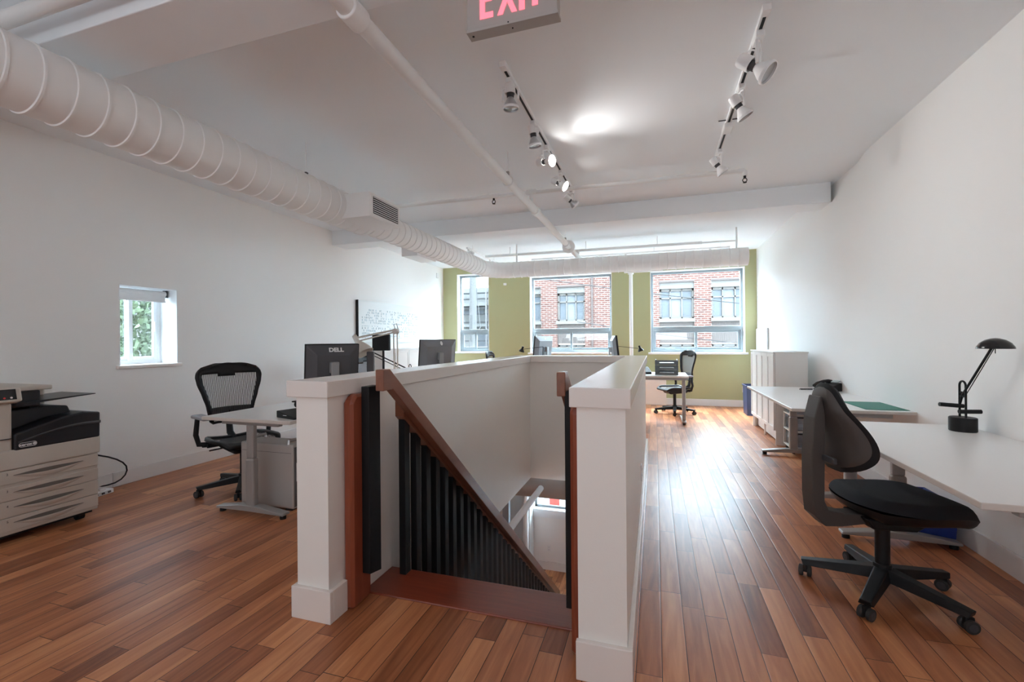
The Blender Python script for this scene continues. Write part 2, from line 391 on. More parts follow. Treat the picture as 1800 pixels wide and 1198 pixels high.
# windows
def far_window(n, x0, x1, z0, z1, zt):
    g = G(); yf = YF+.15; fw = .055
    # outer frame, transom and lower mullion
    g.box(x0, x0+fw, yf, yf+.07, z0, z1); g.box(x1-fw, x1, yf, yf+.07, z0, z1)
    g.box(x0+fw, x1-fw, yf, yf+.07, z1-fw, z1); g.box(x0+fw, x1-fw, yf, yf+.07, z0, z0+.06)
    g.box(x0+fw, x1-fw, yf-.015, yf+.07, zt, zt+.075)
    w = struct(g.done('window_%d' % n, FRAME, bevel=.004))
    xm = (x0+x1)/2
    for (a, b, dy) in ((x0+fw, xm+.025, .0), (xm-.025, x1-fw, .03)):
        g = G(); s = .045; y = yf+.012+dy-.01
        g.box(a, a+s, y, y+.03, z0+.06, zt); g.box(b-s, b, y, y+.03, z0+.06, zt); g.box(a+s, b-s, y, y+.03, z0+.06, z0+.06+s); g.box(a+s, b-s, y, y+.03, zt-s, zt)
        sh = g.done('sash', FRAME, w, bevel=.003)
        B('pane', a+s, b-s, y+.012, y+.018, z0+.06+s, zt-s, GLASS, sh)
    B('pane', x0+fw, x1-fw, yf+.03, yf+.038, zt+.075, z1-fw, GLASS, w)
    g = G(); t = .012
    g.box(x0, x0+t, YF-.002, yf, z0, z1); g.box(x1-t, x1, YF-.002, yf, z0, z1); g.box(x0+t, x1-t, YF-.002, yf, z1-t, z1)
    g.done('reveal', SILL, w)
    B('sill', x0-.045, x1+.045, YF-.035, yf, z0-.035, z0+.004, SILL, w, bevel=.005)
    return w
far_window(1, *WINS[0], 1.47); far_window(2, *WINS[1], 1.46); far_window(3, *WINS[2], 1.46)
# window in the left wall: horizontal slider in a deep reveal
y0, y1, z0, z1 = LW; xw = XL-.23
g = G(); g.box(xw-.06, xw, y0, y0+.04, z0, z1); g.box(xw-.06, xw, y1-.04, y1, z0, z1); g.box(xw-.06, xw, y0+.04, y1-.04, z0, z0+.04); g.box(xw-.06, xw, y0+.04, y1-.04, z1-.04, z1)
w4 = struct(g.done('window_4', SILL, bevel=.003))
for a, b, dx in ((y0+.04, y0+.255, -.03), (y0+.225, y1-.04, 0)):
    g = G(); s = .035; x = xw-.03+dx
    g.box(x, x+.028, a, a+s, z0+.04, z1-.04); g.box(x, x+.028, b-s, b, z0+.04, z1-.04); g.box(x, x+.028, a+s, b-s, z0+.04, z0+.04+s); g.box(x, x+.028, a+s, b-s, z1-.04-s, z1-.04)
    sh = g.done('sash', SILL, w4, bevel=.003); B('pane', x+.01, x+.016, a+s, b-s, z0+.04+s, z1-.04-s, GLASS, sh)
B('latch', xw, xw+.012, y1-.072, y1-.052, z0+.32, z0+.42, WSTEEL, w4, bevel=.003)
g = G(); t = .008; g.box(xw, XL+.001, y1-t, y1, z0, z1); g.box(xw, XL+.001, y0, y0+t, z0, z1); g.box(xw, XL+.001, y0+t, y1-t, z1-t, z1); g.done('reveal', SILL, w4)
B('sill', xw, XL+.035, y0-.028, y1+.025, z0-.028, z0+.003, CREAM, w4, bevel=.006)
t = thing('roller_blind', 'white roller blind rolled up at the head of the small side window', 'blind', (XL-.14, (y0+y1)/2, z1-.045))
G().cyl((0, -.245, 0), (0, .235, 0), .028, n=24).done('roll', WSTEEL, t, smooth=True)
g = G(); g.box(.018, .024, -.24, .225, -.075, 0); g.box(.012, .03, -.24, .225, -.088, -.07); g.done('hem_bar', WSTEEL, t, bevel=.003)
B('bracket', -.03, .03, .236, .244, -.035, .037, DKGREY, t); B('bracket', -.03, .03, -.254, -.246, -.035, .037, DKGREY, t)

# ------------------------------------------------------------------ stair enclosure
HC = 1.095
g = G()
g.box(-1.60, -1.425, 1.70, 5.36, -.36, HC-.075); g.box(-.285, -.105, 1.70, 5.36, -.10, HC-.075); g.box(-1.425, -.285, 5.185, 5.36, -.36, HC-.075)
hw = struct(g.done('wall_stair_enclosure', POSTP))
g = G(); zc0 = HC-.075; 
poly = [(-1.635, 1.675), (-1.405, 1.675), (-1.405, 5.15), (-.31, 5.15), (-.31, 1.675), (-.085, 1.675), (-.085, 5.375), (-1.635, 5.375)]
g.prism(poly, zc0, HC, 'z'); g.done('cap', CREAM, hw, bevel=.004)
g = G(); h = .145
g.box(-1.618, -1.40, 1.678, 1.70, 0, h); g.box(-1.618, -1.60, 1.70, 5.38, 0, h); g.box(-1.425, -1.40, 1.70, 1.80, 0, h)
g.box(-.292, -.085, 1.678, 1.70, 0, h); g.box(-.105, -.085, 1.70, 5.38, 0, h)
g.box(-1.60, -.105, 5.36, 5.38, 0, h)
g.done('baseboard', CREAM, hw, bevel=.003)
# nosing board at the head of the stairs
struct(B('trim_nosing', -1.425, -.285, 1.953, 2.215, -.03, .008, MAHX, bevel=.005), 'red mahogany board across the floor at the head of the stairs')
# lining boards on the inner faces
def lining(x0, x1, lab, ax):
    g = G(); g.prism([(1.80, 0), (1.95, 0), (1.95, 1.02), (1.835, 1.02), (1.80, .985)], x0, x1, 'x')
    return tag(g.done('newel_board', MAHZ, bevel=.014, seg=1), lab, 'newel board')
lining(-1.425, -1.37, 'red mahogany upright board fixed to the stair side of the left half wall', 0)
lining(-.331, -.285, 'red mahogany upright board fixed to the stair side of the right half wall', 1)
def rail(name, xr0, xr1, xb0, xb1, xpost0, xpost1, lab, ylast):
    SL = -.805
    t = thing(name, lab, 'handrail', ((xr0+xr1)/2, 1.87, 0)); ox, oy = (xr0+xr1)/2, 1.87
    def X(a): return a-ox
    zt = lambda y: 1.145+SL*(y-1.94)
    yA, yB = 1.87, ylast
    g = G(); g.prism([(yA-oy, 1.138), (1.93-oy, 1.138), (yB-oy, zt(yB)), (yB-oy, zt(yB)-.10), (1.95-oy, zt(1.95)-.10), (yA-oy, 1.035)], X(xr0), X(xr1), 'x')
    g.done('rail', MAHY, t, bevel=.004)
    g = G(); g.prism([(1.872-oy, .145), (1.965-oy, .125), (1.965-oy, 1.055), (1.872-oy, 1.055)], X(xpost0), X(xpost1), 'x')
    g.done('newel_bar', BLKMET, t, bevel=.003)
    # fillet under the rail that carries the balusters
    fx0, fx1 = (xb0-.004, xr0) if xb0 < xr0 else (xr1, xb1+.001)
    g = G(); g.prism([(2.125-oy, zt(2.125)-.045), (yB-oy, zt(yB)-.045), (yB-oy, zt(yB)-.125), (2.125-oy, zt(2.125)-.125)], X(fx0), X(fx1), 'x')
    g.done('fillet', MAHY, t)
    y = 2.15; k = 0
    while y < ylast-.1:
        g = G(); zb = zt(y)-1.02
        g.prism([(y-oy, zb-.02), (y+.052-oy, zb-.02+.052*SL), (y+.052-oy, zt(y+.052)-.11), (y-oy, zt(y)-.11)], X(xb0), X(xb1), 'x')
        g.done('baluster', BLKMET, t); y += .121; k += 1
    g = G(); g.prism([(2.24-oy, zt(2.24)-1.02), (ylast-oy, zt(ylast)-1.02), (ylast-oy, zt(ylast)-1.26), (2.24-oy, zt(2.24)-1.30)], X(xb0)-.01, X(xb1)+.01, 'x'); g.done('stringer', BLKMET, t)
    return t
rail('stair_handrail', -1.287, -1.242, -1.335, -1.298, -1.370, -1.325, 'mahogany stair handrail over black balusters on the left side', 5.95)
rail('stair_handrail', -.398, -.360, -.360, -.330, -.365, -.3315, 'mahogany stair handrail over black balusters on the right side', 5.95)
# the stair itself
t = thing('staircase', 'straight wooden staircase going down between the two handrails', 'stairs', (-.85, 2.2, 0))
for k in range(1, 17):
    yy = (k-1)*.232+.02; zz = -k*.187
    G().box(-.42, .44, yy, yy+.25, zz-.04, zz).done('tread', MAHX, t, bevel=.004)
for k in range(1, 17):
    yy = (k-1)*.232+.02; zz = -k*.187
    G().box(-.42, .44, yy-.002, yy+.010, zz+.001, zz+.145).done('riser', BLKMET, t)

# ------------------------------------------------------------------ lower floor, as far as the stairwell shows it
ZL = -3.25
struct(B('floor_lower', -6, 3, 1.2, 9.0, ZL-.1, ZL, FLOOR)); YL = 8.70
g = G(); wall_boxes(g, 'x', -3.2, 3, YL, YL+.2, ZL, -.4, [(-2.33, .6, -2.06, -1.0)]); struct(g.done('wall_lower_far', WALL))
struct(B('wall_lower_left', -4.0, -3.2, 5.0, 8.9, ZL, -.4, mat('slate_grey_paint', (.12, .125, .135), .6)))
struct(B('wall_lower_back', -3.2, 3, 1.0, 1.2, ZL, -.4, WALL)); struct(B('wall_lower_right', 1.4, 1.6, 1.2, 8.9, ZL, -.4, WALL)); struct(B('wall_lower_side', -6, -5.8, 1.2, 9, ZL, -.4, WALL)); struct(B('ceiling_lower', -6, 3, YF, 9.9, -.36, -.1, WALL))
struct(B('wall_lower_near', -6, -3.2, 1.0, 1.2, ZL, -.4, WALL)); struct(B('trim_slab', WX1+.0, 3, 1.0, YF+.2, -.36, -.105, CEIL)); struct(B('trim_slab', WX0-.02, WX1, 1.0, 2.2, -.36, -.105, CEIL)); struct(B('trim_slab', WX0-.02, WX1, 5.37, YF+.2, -.36, -.105, CEIL))
struct(B('baseboard_lower', -3.2, 3, YL-.02, YL, ZL, ZL+.16, TRIM))
g = G(); g.box(-2.33, .6, YL+.10, YL+.15, -2.06, -2.02); g.box(-2.33, -2.29, YL+.1, YL+.15, -2.06, -1.0)
w5 = struct(g.done('window_5', FRAME)); B('pane', -2.29, .55, YL+.12, YL+.13, -2.02, -1.0, GLASS, w5); B('sill', -2.33, .65, YL-.03, YL+.1, -2.22, -2.065, SILL, w5)
tag(G().cyl((-2.36, 8.2, ZL), (-2.36, 8.2, -.4), .055, n=24).done('support_column', PIPE, smooth=True), 'beige round column seen through the stairwell on the floor below', 'column')
struct(B('trim_column', -2.42, -2.335, 8.4, 8.69, ZL, -.4, TRIM))
struct(B('trim_post', -2.72, -2.60, 7.9, 8.0, ZL, -.4, mat('blue_grey_paint', (.35, .38, .42), .5)))
t = tag(G().tube([(-3.1, 7.9, -1.33), (-.35, 7.9, -1.33)], .215, 40).done('lower_duct', mat('lower_duct_paint', (.40, .35, .31), .5), smooth=True), 'wide round duct crossing the floor below under the stair opening', 'duct')
tag(G().tube([(-1.695, 4.9, -1.0), (-1.695, 6.75, -1.0)], .045, 20).done('lower_pipe', PIPE, smooth=True), 'white pipe running away under the floor inside the stairwell', 'pipe')
def outlet(name, loc, rot, lab, n=2):
    t = thing(name, lab, 'outlet', loc, rot=rot)
    B('plate', -.035, .035, -.006, 0, -.057, .057, WSTEEL, t, bevel=.003)
    for k in (-1, 1):
        g = G(); g.box(-.016, .016, -.009, -.0062, k*.024-.013, k*.024+.013); s = g.done('socket', WSTEEL, t, bevel=.003)
        g = G(); g.box(-.008, -.005, -.0095, -.0088, k*.024-.006, k*.024+.006); g.box(.005, .008, -.0095, -.0088, k*.024-.006, k*.024+.006); g.done('slot', BLACK, s)
    return t
outlet('wall_outlet', (-2.03, YL, -2.83), (0, 0, 0), 'wall outlet on the lower floor seen through the stairwell')
outlet('wall_outlet', (1.595, YF, .33), (0, 0, 0), 'white wall outlet low on the green wall beside the blue bin')
outlet('wall_outlet', (-.105, 3.44, .30), (0, 0, PI/2), 'wall outlet on the outer side of the right half wall')

# ------------------------------------------------------------------ spiral duct
DX, DZ = -2.77, 2.506
t = thing('spiral_duct', 'large white spiral duct hung along the left side, turning along the windows', 'duct', (DX, 3.0, DZ))
def ringtube(g, p0, p1, r, pitch, phase, n=56):
    p0, p1 = Vector(p0), Vector(p1); Ln = (p1-p0).length; d = (p1-p0).normalized(); pts, rs = [], []
    s = phase
    pts.append(p0); rs.append(r)
    while s < Ln-.02:
        for ds, dr in ((-.008, 0), (-.005, .0065), (.005, .0065), (.008, 0)):
            if 0 < s+ds < Ln: pts.append(p0+d*(s+ds)); rs.append(r+dr)
        s += pitch
    pts.append(p1); rs.append(r); g.tube(pts, rs, n, cap=True)
g = G(); ringtube(g, (0, -6.0, 0), (0, .86, 0), .161, .1255, .0345+.0); g.done('duct_section', DUCT, t, smooth=True)
g = G(); ringtube(g, (0, .86, 0), (0, 4.05, 0), .135, .1255, .06); g.done('duct_section', DUCT, t, smooth=True)
g = G(); arc = [(0, 4.05, 0)]
for k in range(1, 25):
    a = R(90)*k/24; arc.append((.41-.41*math.cos(a), 4.05+.41*math.sin(a), 0))
rr = [.135+(.004 if k % 4 == 2 else 0) for k in range(25)]
g.tube(arc, rr, 48, cap=False); g.done('elbow', DUCT, t, smooth=True)
g = G(); ringtube(g, (.41, 4.46, 0), (4.10, 4.46, 0), .133, .1255, .05); g.done('duct_section', DUCT, t, smooth=True)
# grille boxes
def gbox(x0, x1, y0, y1, z0, z1, face):
    g = G(); g.box(x0, x1, y0, y1, z0, z1); b = g.done('grille_box', DUCT, t, bevel=.003)
    return b
b1 = gbox(.06, .40, .38, .86, -.127, .088, 1)
x = .40
g = G(); g.box(x, x+.008, .385, .855, -.122, .083); g.done('flange', DUCT, b1, bevel=.002)
B('grille_opening', x+.006, x+.011, .42, .82, -.095, .055, BLACK, b1)
g = G()
for k in range(8):
    z = -.088+k*.0188; g.box(x+.011, x+.016, .42, .82, z, z+.0065)
g.done('louvre', WSTEEL, b1)
gbox(-.24, -.02, 1.95, 2.45, -.165, -.02, 0)
B('grille_box', 2.3, 2.9, 4.52, 4.62, -.135, -.02, DUCT, t)
def rod(p, q, r, par, name='hanger_rod'): return G().cyl(p, q, r, n=8).done(name, WSTEEL, par, smooth=True)
for (px, py, r0) in ((0, .07, .162), ):
    rod((px, py, .155), (px, py, ZC-DZ), .005, t)
    B('hanger_clip', px-.012, px+.012, py-.012, py+.012, .158, .19, DKGREY, t)
rod((.50, 4.46, .12), (.50, 4.46, ZC-DZ), .013, t); rod((3.95, 4.46, .12), (3.95, 4.46, ZC-DZ), .013, t)

# ------------------------------------------------------------------ pipes
PX, PZ = -1.232, 2.69
t = thing('sprinkler_main', 'thick white sprinkler main pipe running down the middle of the ceiling', 'pipe', (PX, 3, PZ))
G().cyl((0, -6, 0), (0, 5.15, 0), .040, n=28).done('pipe', PIPE, t, smooth=True)
for (a, b, r) in ((-1.40, -1.30, .052), (1.72, 1.84, .050), (5.10, 5.2, .047)): G().cyl((0, a, 0), (0, b, 0), r, n=28).done('coupling', PIPE, t, smooth=True, bevel=.004)
G().lathe([(.042, 0), (.095, .0), (.098, .008), (.093, .014), (.042, .014)], Matrix.Translation((0, 3.74, 0)) @ Matrix.Rotation(R(-90), 4, 'X'), 36).done('escutcheon', PIPE, t, smooth=True)
for y in (-1.34, .80, 3.5):
    G().tube([(.046*math.cos(a), y, .046*math.sin(a)) for a in [2*PI*k/24 for k in range(24)]], .006, 8, closed=True, sy=1).done('hanger_ring', WSTEEL, t, smooth=True)
    rod((0, y, .046), (0, y, ZC-PZ), .005, t); B('hanger_clip', -.012, .012, y-.012, y+.012, .046, .085, GREYMET, t)
def sprinkler(par, x, y, z, d=-1):
    G().cyl((x, y, z), (x, y, z-.02), .012, n=12).done('sprinkler_head', BLKMET, par)
    g = G(); g.tube([(x+.018*math.sin(a), y, z-.04-.018*math.cos(a)) for a in [2*PI*k/16 for k in range(16)]], .004, 6, closed=True); g.cyl((x, y, z-.06), (x, y, z-.064), .017, n=14)
    g.done('deflector', BLKMET, par)
t = thing('sprinkler_branch', 'thin white sprinkler branch pipe crossing the ceiling in front of the beam', 'pipe', (-1, 4.63, 2.85))
G().cyl((-1.95, -.03, 0), (1.79, .05, 0), .021, n=16).done('pipe', PIPE, t, smooth=True)
for x in (-.66, -.235): G().cyl((x-.05, -.015, 0), (x+.05, -.012, 0), .026, n=16).done('tee', PIPE, t, smooth=True)
G().cyl((-.235, -.01, -.01), (-.235, -.01, -.119), .020, n=16).done('nipple', PIPE, t, smooth=True)
G().tube([(1.76, .05, 0), (1.80, .05, 0), (1.815, .05, -.015), (1.815, .05, -.05)], .024, 14).done('elbow', PIPE, t, smooth=True)
sprinkler(t, -.66, -.013, -.02); sprinkler(t, 1.815, .05, -.05)
t = thing('sprinkler_branch', 'white sprinkler branch pipe behind the beam above the window duct', 'pipe', (-1, 7.62, 2.80))
G().cyl((-1.9, -.02, 0), (1.72, .06, 0), .024, n=16).done('pipe', PIPE, t, smooth=True)
G().cyl((1.72, .06, 0), (2.2, .08, 0), .012, n=12).done('pipe', PIPE, t, smooth=True)
G().cyl((-.235, 0, 0), (-.235, 0, -.069), .03, n=16).done('tee', PIPE, t, smooth=True)
for x in (-1.45, 1.05, -.1): rod((x, .03, .02), (x, .03, .15), .006, t)
t = tag(G().cyl((-4.5, 1.30, 2.80), (-1.6, 1.30, 2.80), .035, n=20).done('sprinkler_branch', PIPE, smooth=True), 'white pipe crossing the ceiling corner behind the near beam at top left', 'pipe')
# steel post against the green wall
t = thing('standpipe', 'white vertical pipe standing in front of the green wall between two windows', 'pipe', (-.445, 9.25, 0))
G().cyl((0, 0, 0), (0, 0, 2.62), .036, n=20).done('pipe', PIPE, t, smooth=True); G().cyl((0, 0, 2.58), (0, 0, 2.63), .056, n=20).done('collar', PIPE, t, smooth=True)
G().cyl((0, 0, 2.63), (0, 0, ZC), .036, n=20).done('pipe', PIPE, t, smooth=True)

# ------------------------------------------------------------------ track lighting
def track(name, x, y0, y1, lab, feeds):
    t = thing(name, lab, 'lighting track', (x, y0, ZC))
    B('channel', -.018, .018, 0, y1-y0, -.028, 0, WSTEEL, t)
    B('slot', -.008, .008, .05, y1-y0-.02, -.0295, -.0275, BLACK, t, bevel=0)
    B('end_feed', -.021, .021, -.005, .05, -.034, 0, WSTEEL, t, bevel=.003)
    return t
track('lighting_track', -.86, 2.56, 5.02, 'white ceiling track with black slot, left of the two', 0)
tr = track('lighting_track', .55, 2.54, 4.64, 'white ceiling track with black slot, right of the two', 0)
g = G(); g.box(-.035, .035, 1.22, 1.36, -.065, -.028); g.done('connector', WSTEEL, tr, bevel=.008)
g = G(); g.tube([(-.07, 1.24, -.004), (.07, 1.24, -.004)], .004, 8); g.done('pin', DKGREY, tr)
def spot(loc, aim, lab, grp, lit_=False, small=False):
    t = thing('track_spotlight', lab, 'spotlight', loc, group=grp)
    B('adapter', -.018, .018, -.045, .045, -.030, 0, WSTEEL, t, bevel=.004)
    a = Vector(aim).normalized(); c = Vector((0, 0, -.152 if loc[0] > 0 else -.125))
    side = a.cross(Vector((0, 0, 1)))
    if side.length < .1: side = Vector((1, 0, 0))
    side.normalize(); upv = side.cross(a)
    M = Matrix((side, upv, a)).transposed().to_4x4(); M.translation = c
    # forked yoke
    g = G()
    for s in (-1, 1):
        p = [Vector((0, 0, -.028)), side*s*.052+Vector((0, 0, -.05)), side*s*.052+c]
        g.tube(p, [.007, .007, .007], 8)
    g.done('yoke', WSTEEL, t, smooth=True)
    G().lathe([(0.0, -.105), (.028, -.105), (.032, -.10), (.034, -.04), (.030, -.04), (.028, -.09), (0, -.09)], M, 24).done('socket_cup', WSTEEL, t, smooth=True)
    g = G(); g.tube([M @ Vector((0, .034+.022*math.sin(q), -.07+.026*math.cos(q))) for q in [PI*k/10 for k in range(11)]], .004, 8); g.done('handle', WSTEEL, t, smooth=True)
    g = G(); g.lathe([(.016, -.045), (.019, -.035), (.017, -.03), (.020, -.025), (.018, -.018), (.024, -.006), (.040, .022), (.048, .045), (.049, .050)], M, 28)
    b = g.done('bulb', PAPER if lit_ or loc[0] > 0 else SILVER, t, smooth=True)
    G().lathe([(.018, -.050), (.0225, -.044), (.0225, -.020), (.020, -.016)], M, 24).done('neck', DKGREY, b, smooth=True)
    G().lathe([(0, .052), (.03, .0505), (.047, .047)], M, 28).done('lens', BULB if lit_ else BULBG, b, smooth=True)
    G().lathe([(.046, .040), (.052, .042), (.052, .056), (.047, .056)], M, 28).done('retaining_ring', WSTEEL, t, smooth=True)
    if lit_:
        l = bpy.data.lights.new('spot', 'SPOT'); l.energy = lit_; l.spot_size = R(100); l.spot_blend = 1; l.shadow_soft_size = .05; l.color = (1, .98, .96)
        lo = bpy.data.objects.new('spot_beam', l); COL.objects.link(lo); lo.parent = t; lo.location = M @ Vector((0, 0, .07)); lo.rotation_euler = a.to_track_quat('-Z', 'Y').to_euler()
    return t
gl = 'spotlights on the left track'
spot((-.86, 2.72, ZC-.0295), (.02, .05, -1), 'white spotlight hanging straight down, nearest on the left track, unlit', gl)
spot((-.86, 3.30, ZC-.0295), (.12, .12, -1), 'unlit white spotlight with silver bulb, second on the left track', gl)
spot((-.86, 3.74, ZC-.0295), (1, -.50, -.20), 'brightly lit spotlight in the middle of the left track', gl, 11)
spot((-.86, 4.33, ZC-.0295), (1, -.2, -.62), 'lit spotlight tilted to the right, fourth on the left track', gl, 9)
spot((-.86, 4.93, ZC-.0295), (.7, .6, -.6), 'unlit spotlight farthest away on the left track', gl)
gr = 'spotlights on the right track'
spot((.55, 2.74, ZC-.0295), (.75, -.25, -.7), 'large white spotlight nearest on the right track, face to the right', gr).scale = (1.18, 1.18, 1.18)
spot((.55, 3.26, ZC-.0295), (.5, .1, -.85), 'white spotlight in the middle of the right track, before the connector', gr)
spot((.55, 4.30, ZC-.0295), (.55, .1, -.8), 'white spotlight farthest away on the right track above the branch pipe', gr)
t = tag(B('lighting_track', -2.3, 1.25, 8.55, 8.585, 2.86, 2.885, WSTEEL), 'far white track hung across the room just before the windows', 'lighting track')
for x in (-1.4, 0.0, 1.1): G().cyl((x, 8.567, 2.885), (x, 8.567, ZC), .005, n=8).done('hanger_rod', WSTEEL, t)
for x, l in ((-1.88, 'leftmost small spotlight on the far track over the window duct'), (-1.02, 'small spotlight on the far track just right of the sprinkler main'), (-.50, 'small spotlight on the far track left of the standpipe'), (.93, 'small spotlight on the far track near the right end of the window duct')):
    spot((x, 8.567, 2.862), (random.uniform(-.4, .4), -.4, -.8), l, 'spotlights on the far track')
t = tag(B('lighting_track', -3.04, -3.01, 7.05, 8.85, 2.845, 2.87, WSTEEL), 'short bright track hung beside the duct in the far left corner', 'lighting track')
for y in (7.3, 8.4): G().cyl((-3.025, y, 2.87), (-3.025, y, ZC), .005, n=8).done('hanger_rod', WSTEEL, t)
spot((-3.025, 7.15, 2.847), (-.5, .1, -.5), 'spotlight on the near end of the short corner track', 'spotlights on the corner track'); spot((-3.025, 8.2, 2.847), (.3, -.2, -.8), 'spotlight farther along the short corner track', 'spotlights on the corner track')

# ------------------------------------------------------------------ exit sign
t = thing('exit_sign', 'grey exit sign with red letters hanging at the top of the picture', 'sign', (-.52, 1.68, 2.498))
B('housing', -.183, .183, -.024, .025, 0, .245, EXITG, t, bevel=.003)
B('base_rail', -.186, .186, -.026, .030, -.003, .010, EXITG, t, bevel=.002)
def bar(g, x0, z0, x1, z1, w): 
    g.prism([(x0-w, z0), (x0+w, z0), (x1+w, z1), (x1-w, z1)], -.0262, -.0235, 'y')
zb, zt_ = .040, .190; ww = .0105
g = G(); x = -.127; g.box(x, x+.021, -.0262, -.0235, zb, zt_); g.box(x+.021, x+.055, -.0262, -.0235, zb, zb+.021); g.box(x+.021, x+.05, -.0262, -.0235, .105, .126); g.box(x+.021, x+.055, -.0262, -.0235, zt_-.021, zt_); g.done('letter', REDL, t)
g = G(); bar(g, -.043, zb, -.012, (zb+zt_)/2, ww); bar(g, -.012, (zb+zt_)/2, -.043, zt_, ww); bar(g, .015, zb, -.016, (zb+zt_)/2, ww); bar(g, -.016, (zb+zt_)/2, .015, zt_, ww); g.done('letter', REDL, t)
g = G(); g.box(.034, .056, -.0262, -.0235, zb, zt_); g.done('letter', REDL, t)
g = G(); g.box(.086, .108, -.0262, -.0235, zb+.006, zt_); g.box(.068, .126, -.0262, -.0235, zt_-.021, zt_); g.done('letter', REDL, t)
g = G(); g.cyl((-.01, -.027, .004), (-.01, -.02, .004), .003, n=8); g.cyl((0, 0, -.006), (0, 0, 0), .003, n=8); g.cyl((-.165, .0, -.005), (-.165, 0, .0), .005, n=8); g.done('screw', BLKMET, t)

# ------------------------------------------------------------------ small wall devices
tag(B('wall_sensor', -3.155, -3.085, YF-.025, YF, 2.495, 2.545, WSTEEL, bevel=.005), 'small white sensor box high on the green wall beside the left window', 'sensor')
tag(B('wall_sensor', XL, XL+.025, 9.02, 9.10, 2.69, 2.80, WSTEEL, bevel=.005), 'small pale sensor high on the white left wall near the corner', 'sensor')

# ------------------------------------------------------------------ canvas on the left wall
t = thing('wall_board', 'long white printed board with rows of small marks on the left wall', 'board', (XL, 6.19, 1.27))
o = B('panel', 0, .052, 0, 1.94, 0, .695, mat('board_black_edge', (.01, .01, .01), .5), t)
B('print', .052, .054, .0, 1.94, 0, .695, PRINT, t)

# ------------------------------------------------------------------ desks
def desk(name, lab, x0, x1, y0, y1, z, feet, grp, tdx=.40, colx=None, inset=.0):
    """rectangular desk; T legs with feet along X at the given y values"""
    cx, cy = (x0+x1)/2, (y0+y1)/2
    t = thing(name, lab, 'desk', (cx, cy, 0), group=grp)
    g = G().use(DESKW); g.box(x0-cx, x1-cx, y0-cy, y1-cy, z-.025, z); g.use(DESKE); g.b.normal_update()
    for f in g.b.faces: f.material_index = 1 if abs(f.normal.z) < .5 else 0
    g.done('desktop', None, t, bevel=.004)
    colx = 0 if colx is None else colx-cx
    for fy in feet:
        f = fy-cy; l = None
        g = G(); g.box(colx-.040, colx+.040, f-.026, f+.026, .06, .42); l = g.done('leg', GREYMET, t, bevel=.014, seg=3)
        g = G(); g.box(colx-.033, colx+.033, f-.021, f+.021, .42, z-.06); g.done('upper_column', GREYMET, l, bevel=.010, seg=3)
        g = G(); h = (x1-x0)*.385
        g.prism([(colx-h, .028), (colx-h, .045), (colx-.08, .075), (colx+.08, .075), (colx+h, .045), (colx+h, .028), (colx+.05, .032), (colx-.05, .032)], f-.035, f+.035, 'y'); g.done('foot', GREYMET, l, bevel=.006)
        for s in (-1, 1): G().cyl((colx+s*(h-.03), f, 0), (colx+s*(h-.03), f, .03), .022, n=16).done('glide', BLACK, l)
        g = G(); g.box(colx-.27, colx+.27, f-.02, f+.02, z-.065, z-.025); g.done('bracket', GREYMET, t, bevel=.004)
    a, b = min(feet)-cy, max(feet)-cy
    g = G(); g.box(colx-.02, colx+.02, a+.02, b-.02, z-.075, z-.035); g.done('crossbar', GREYMET, t)
    return t
DZT = .73
desk('office_desk', 'white rectangular desk nearest on the right, holding the black swivel lamp', 1.015, 1.812, 1.87, 3.485, DZT, (1.97, 3.385), None, colx=1.43)
desk('office_desk', 'white desk further along the right wall, with the green mat and telephone', 1.01, 1.812, 4.0, 5.78, DZT, (4.10, 5.60), None, colx=1.43)
desk('office_desk', 'white desk behind the left half wall post, beside the mesh chair', -3.22, -2.40, 2.49, 4.10, DZT, (2.60, 3.95), None, colx=-2.86)
desk('office_desk', 'white desk along the left half wall, under the white arm lamp', -3.22, -2.40, 4.13, 5.70, DZT, (4.28, 5.55), None, colx=-2.86)
desk('office_desk', 'white desk farthest along the left side, under the second monitor', -3.22, -2.40, 5.73, 7.20, DZT, (5.88, 7.05), None, colx=-2.86)
# desk beyond the stairs, T legs with feet along Y
t = thing('office_desk', 'white desk beyond the stairs, under the black letter trays', 'desk', (-.35, 7.55, 0))
B('desktop', -.90, .825, -.42, .42, DZT-.025, DZT, DESKW, t, bevel=.004)
for lx in (-.75, .76):
    g = G(); g.box(lx-.026, lx+.026, -.34, -.27, .06, DZT-.06); l = g.done('leg', GREYMET, t, bevel=.012)
    g = G(); g.prism([(-.40, .028), (-.40, .045), (-.2, .075), (.1, .06), (.28, .045), (.28, .028)], lx-.03, lx+.03, 'x'); g.done('foot', GREYMET, l, bevel=.005)
    G().cyl((lx, -.37, 0), (lx, -.37, .03), .022, n=14).done('glide', BLACK, l); G().cyl((lx, .24, 0), (lx, .24, .03), .022, n=14).done('glide', BLACK, l)
B('bracket', -.80, .81, -.38, -.34, DZT-.065, DZT-.025, GREYMET, t)
t = thing('office_desk', 'white desk in front of the middle window, mostly hidden by the stair wall', 'desk', (-1.72, 7.9, 0))
B('desktop', -.44, .44, -.45, .45, DZT-.025, DZT, DESKW, t, bevel=.004)
for lx in (-.4, .4): B('leg', lx-.025, lx+.025, -.03, .03, 0, DZT-.025, GREYMET, t)
B('modesty_panel', -.85, .30, 0, .018, .04, .60, CABW, thing('modesty_screen', 'white screen panel standing behind the desk beyond the stairs', 'panel', (-.1, 9.0, 0)))

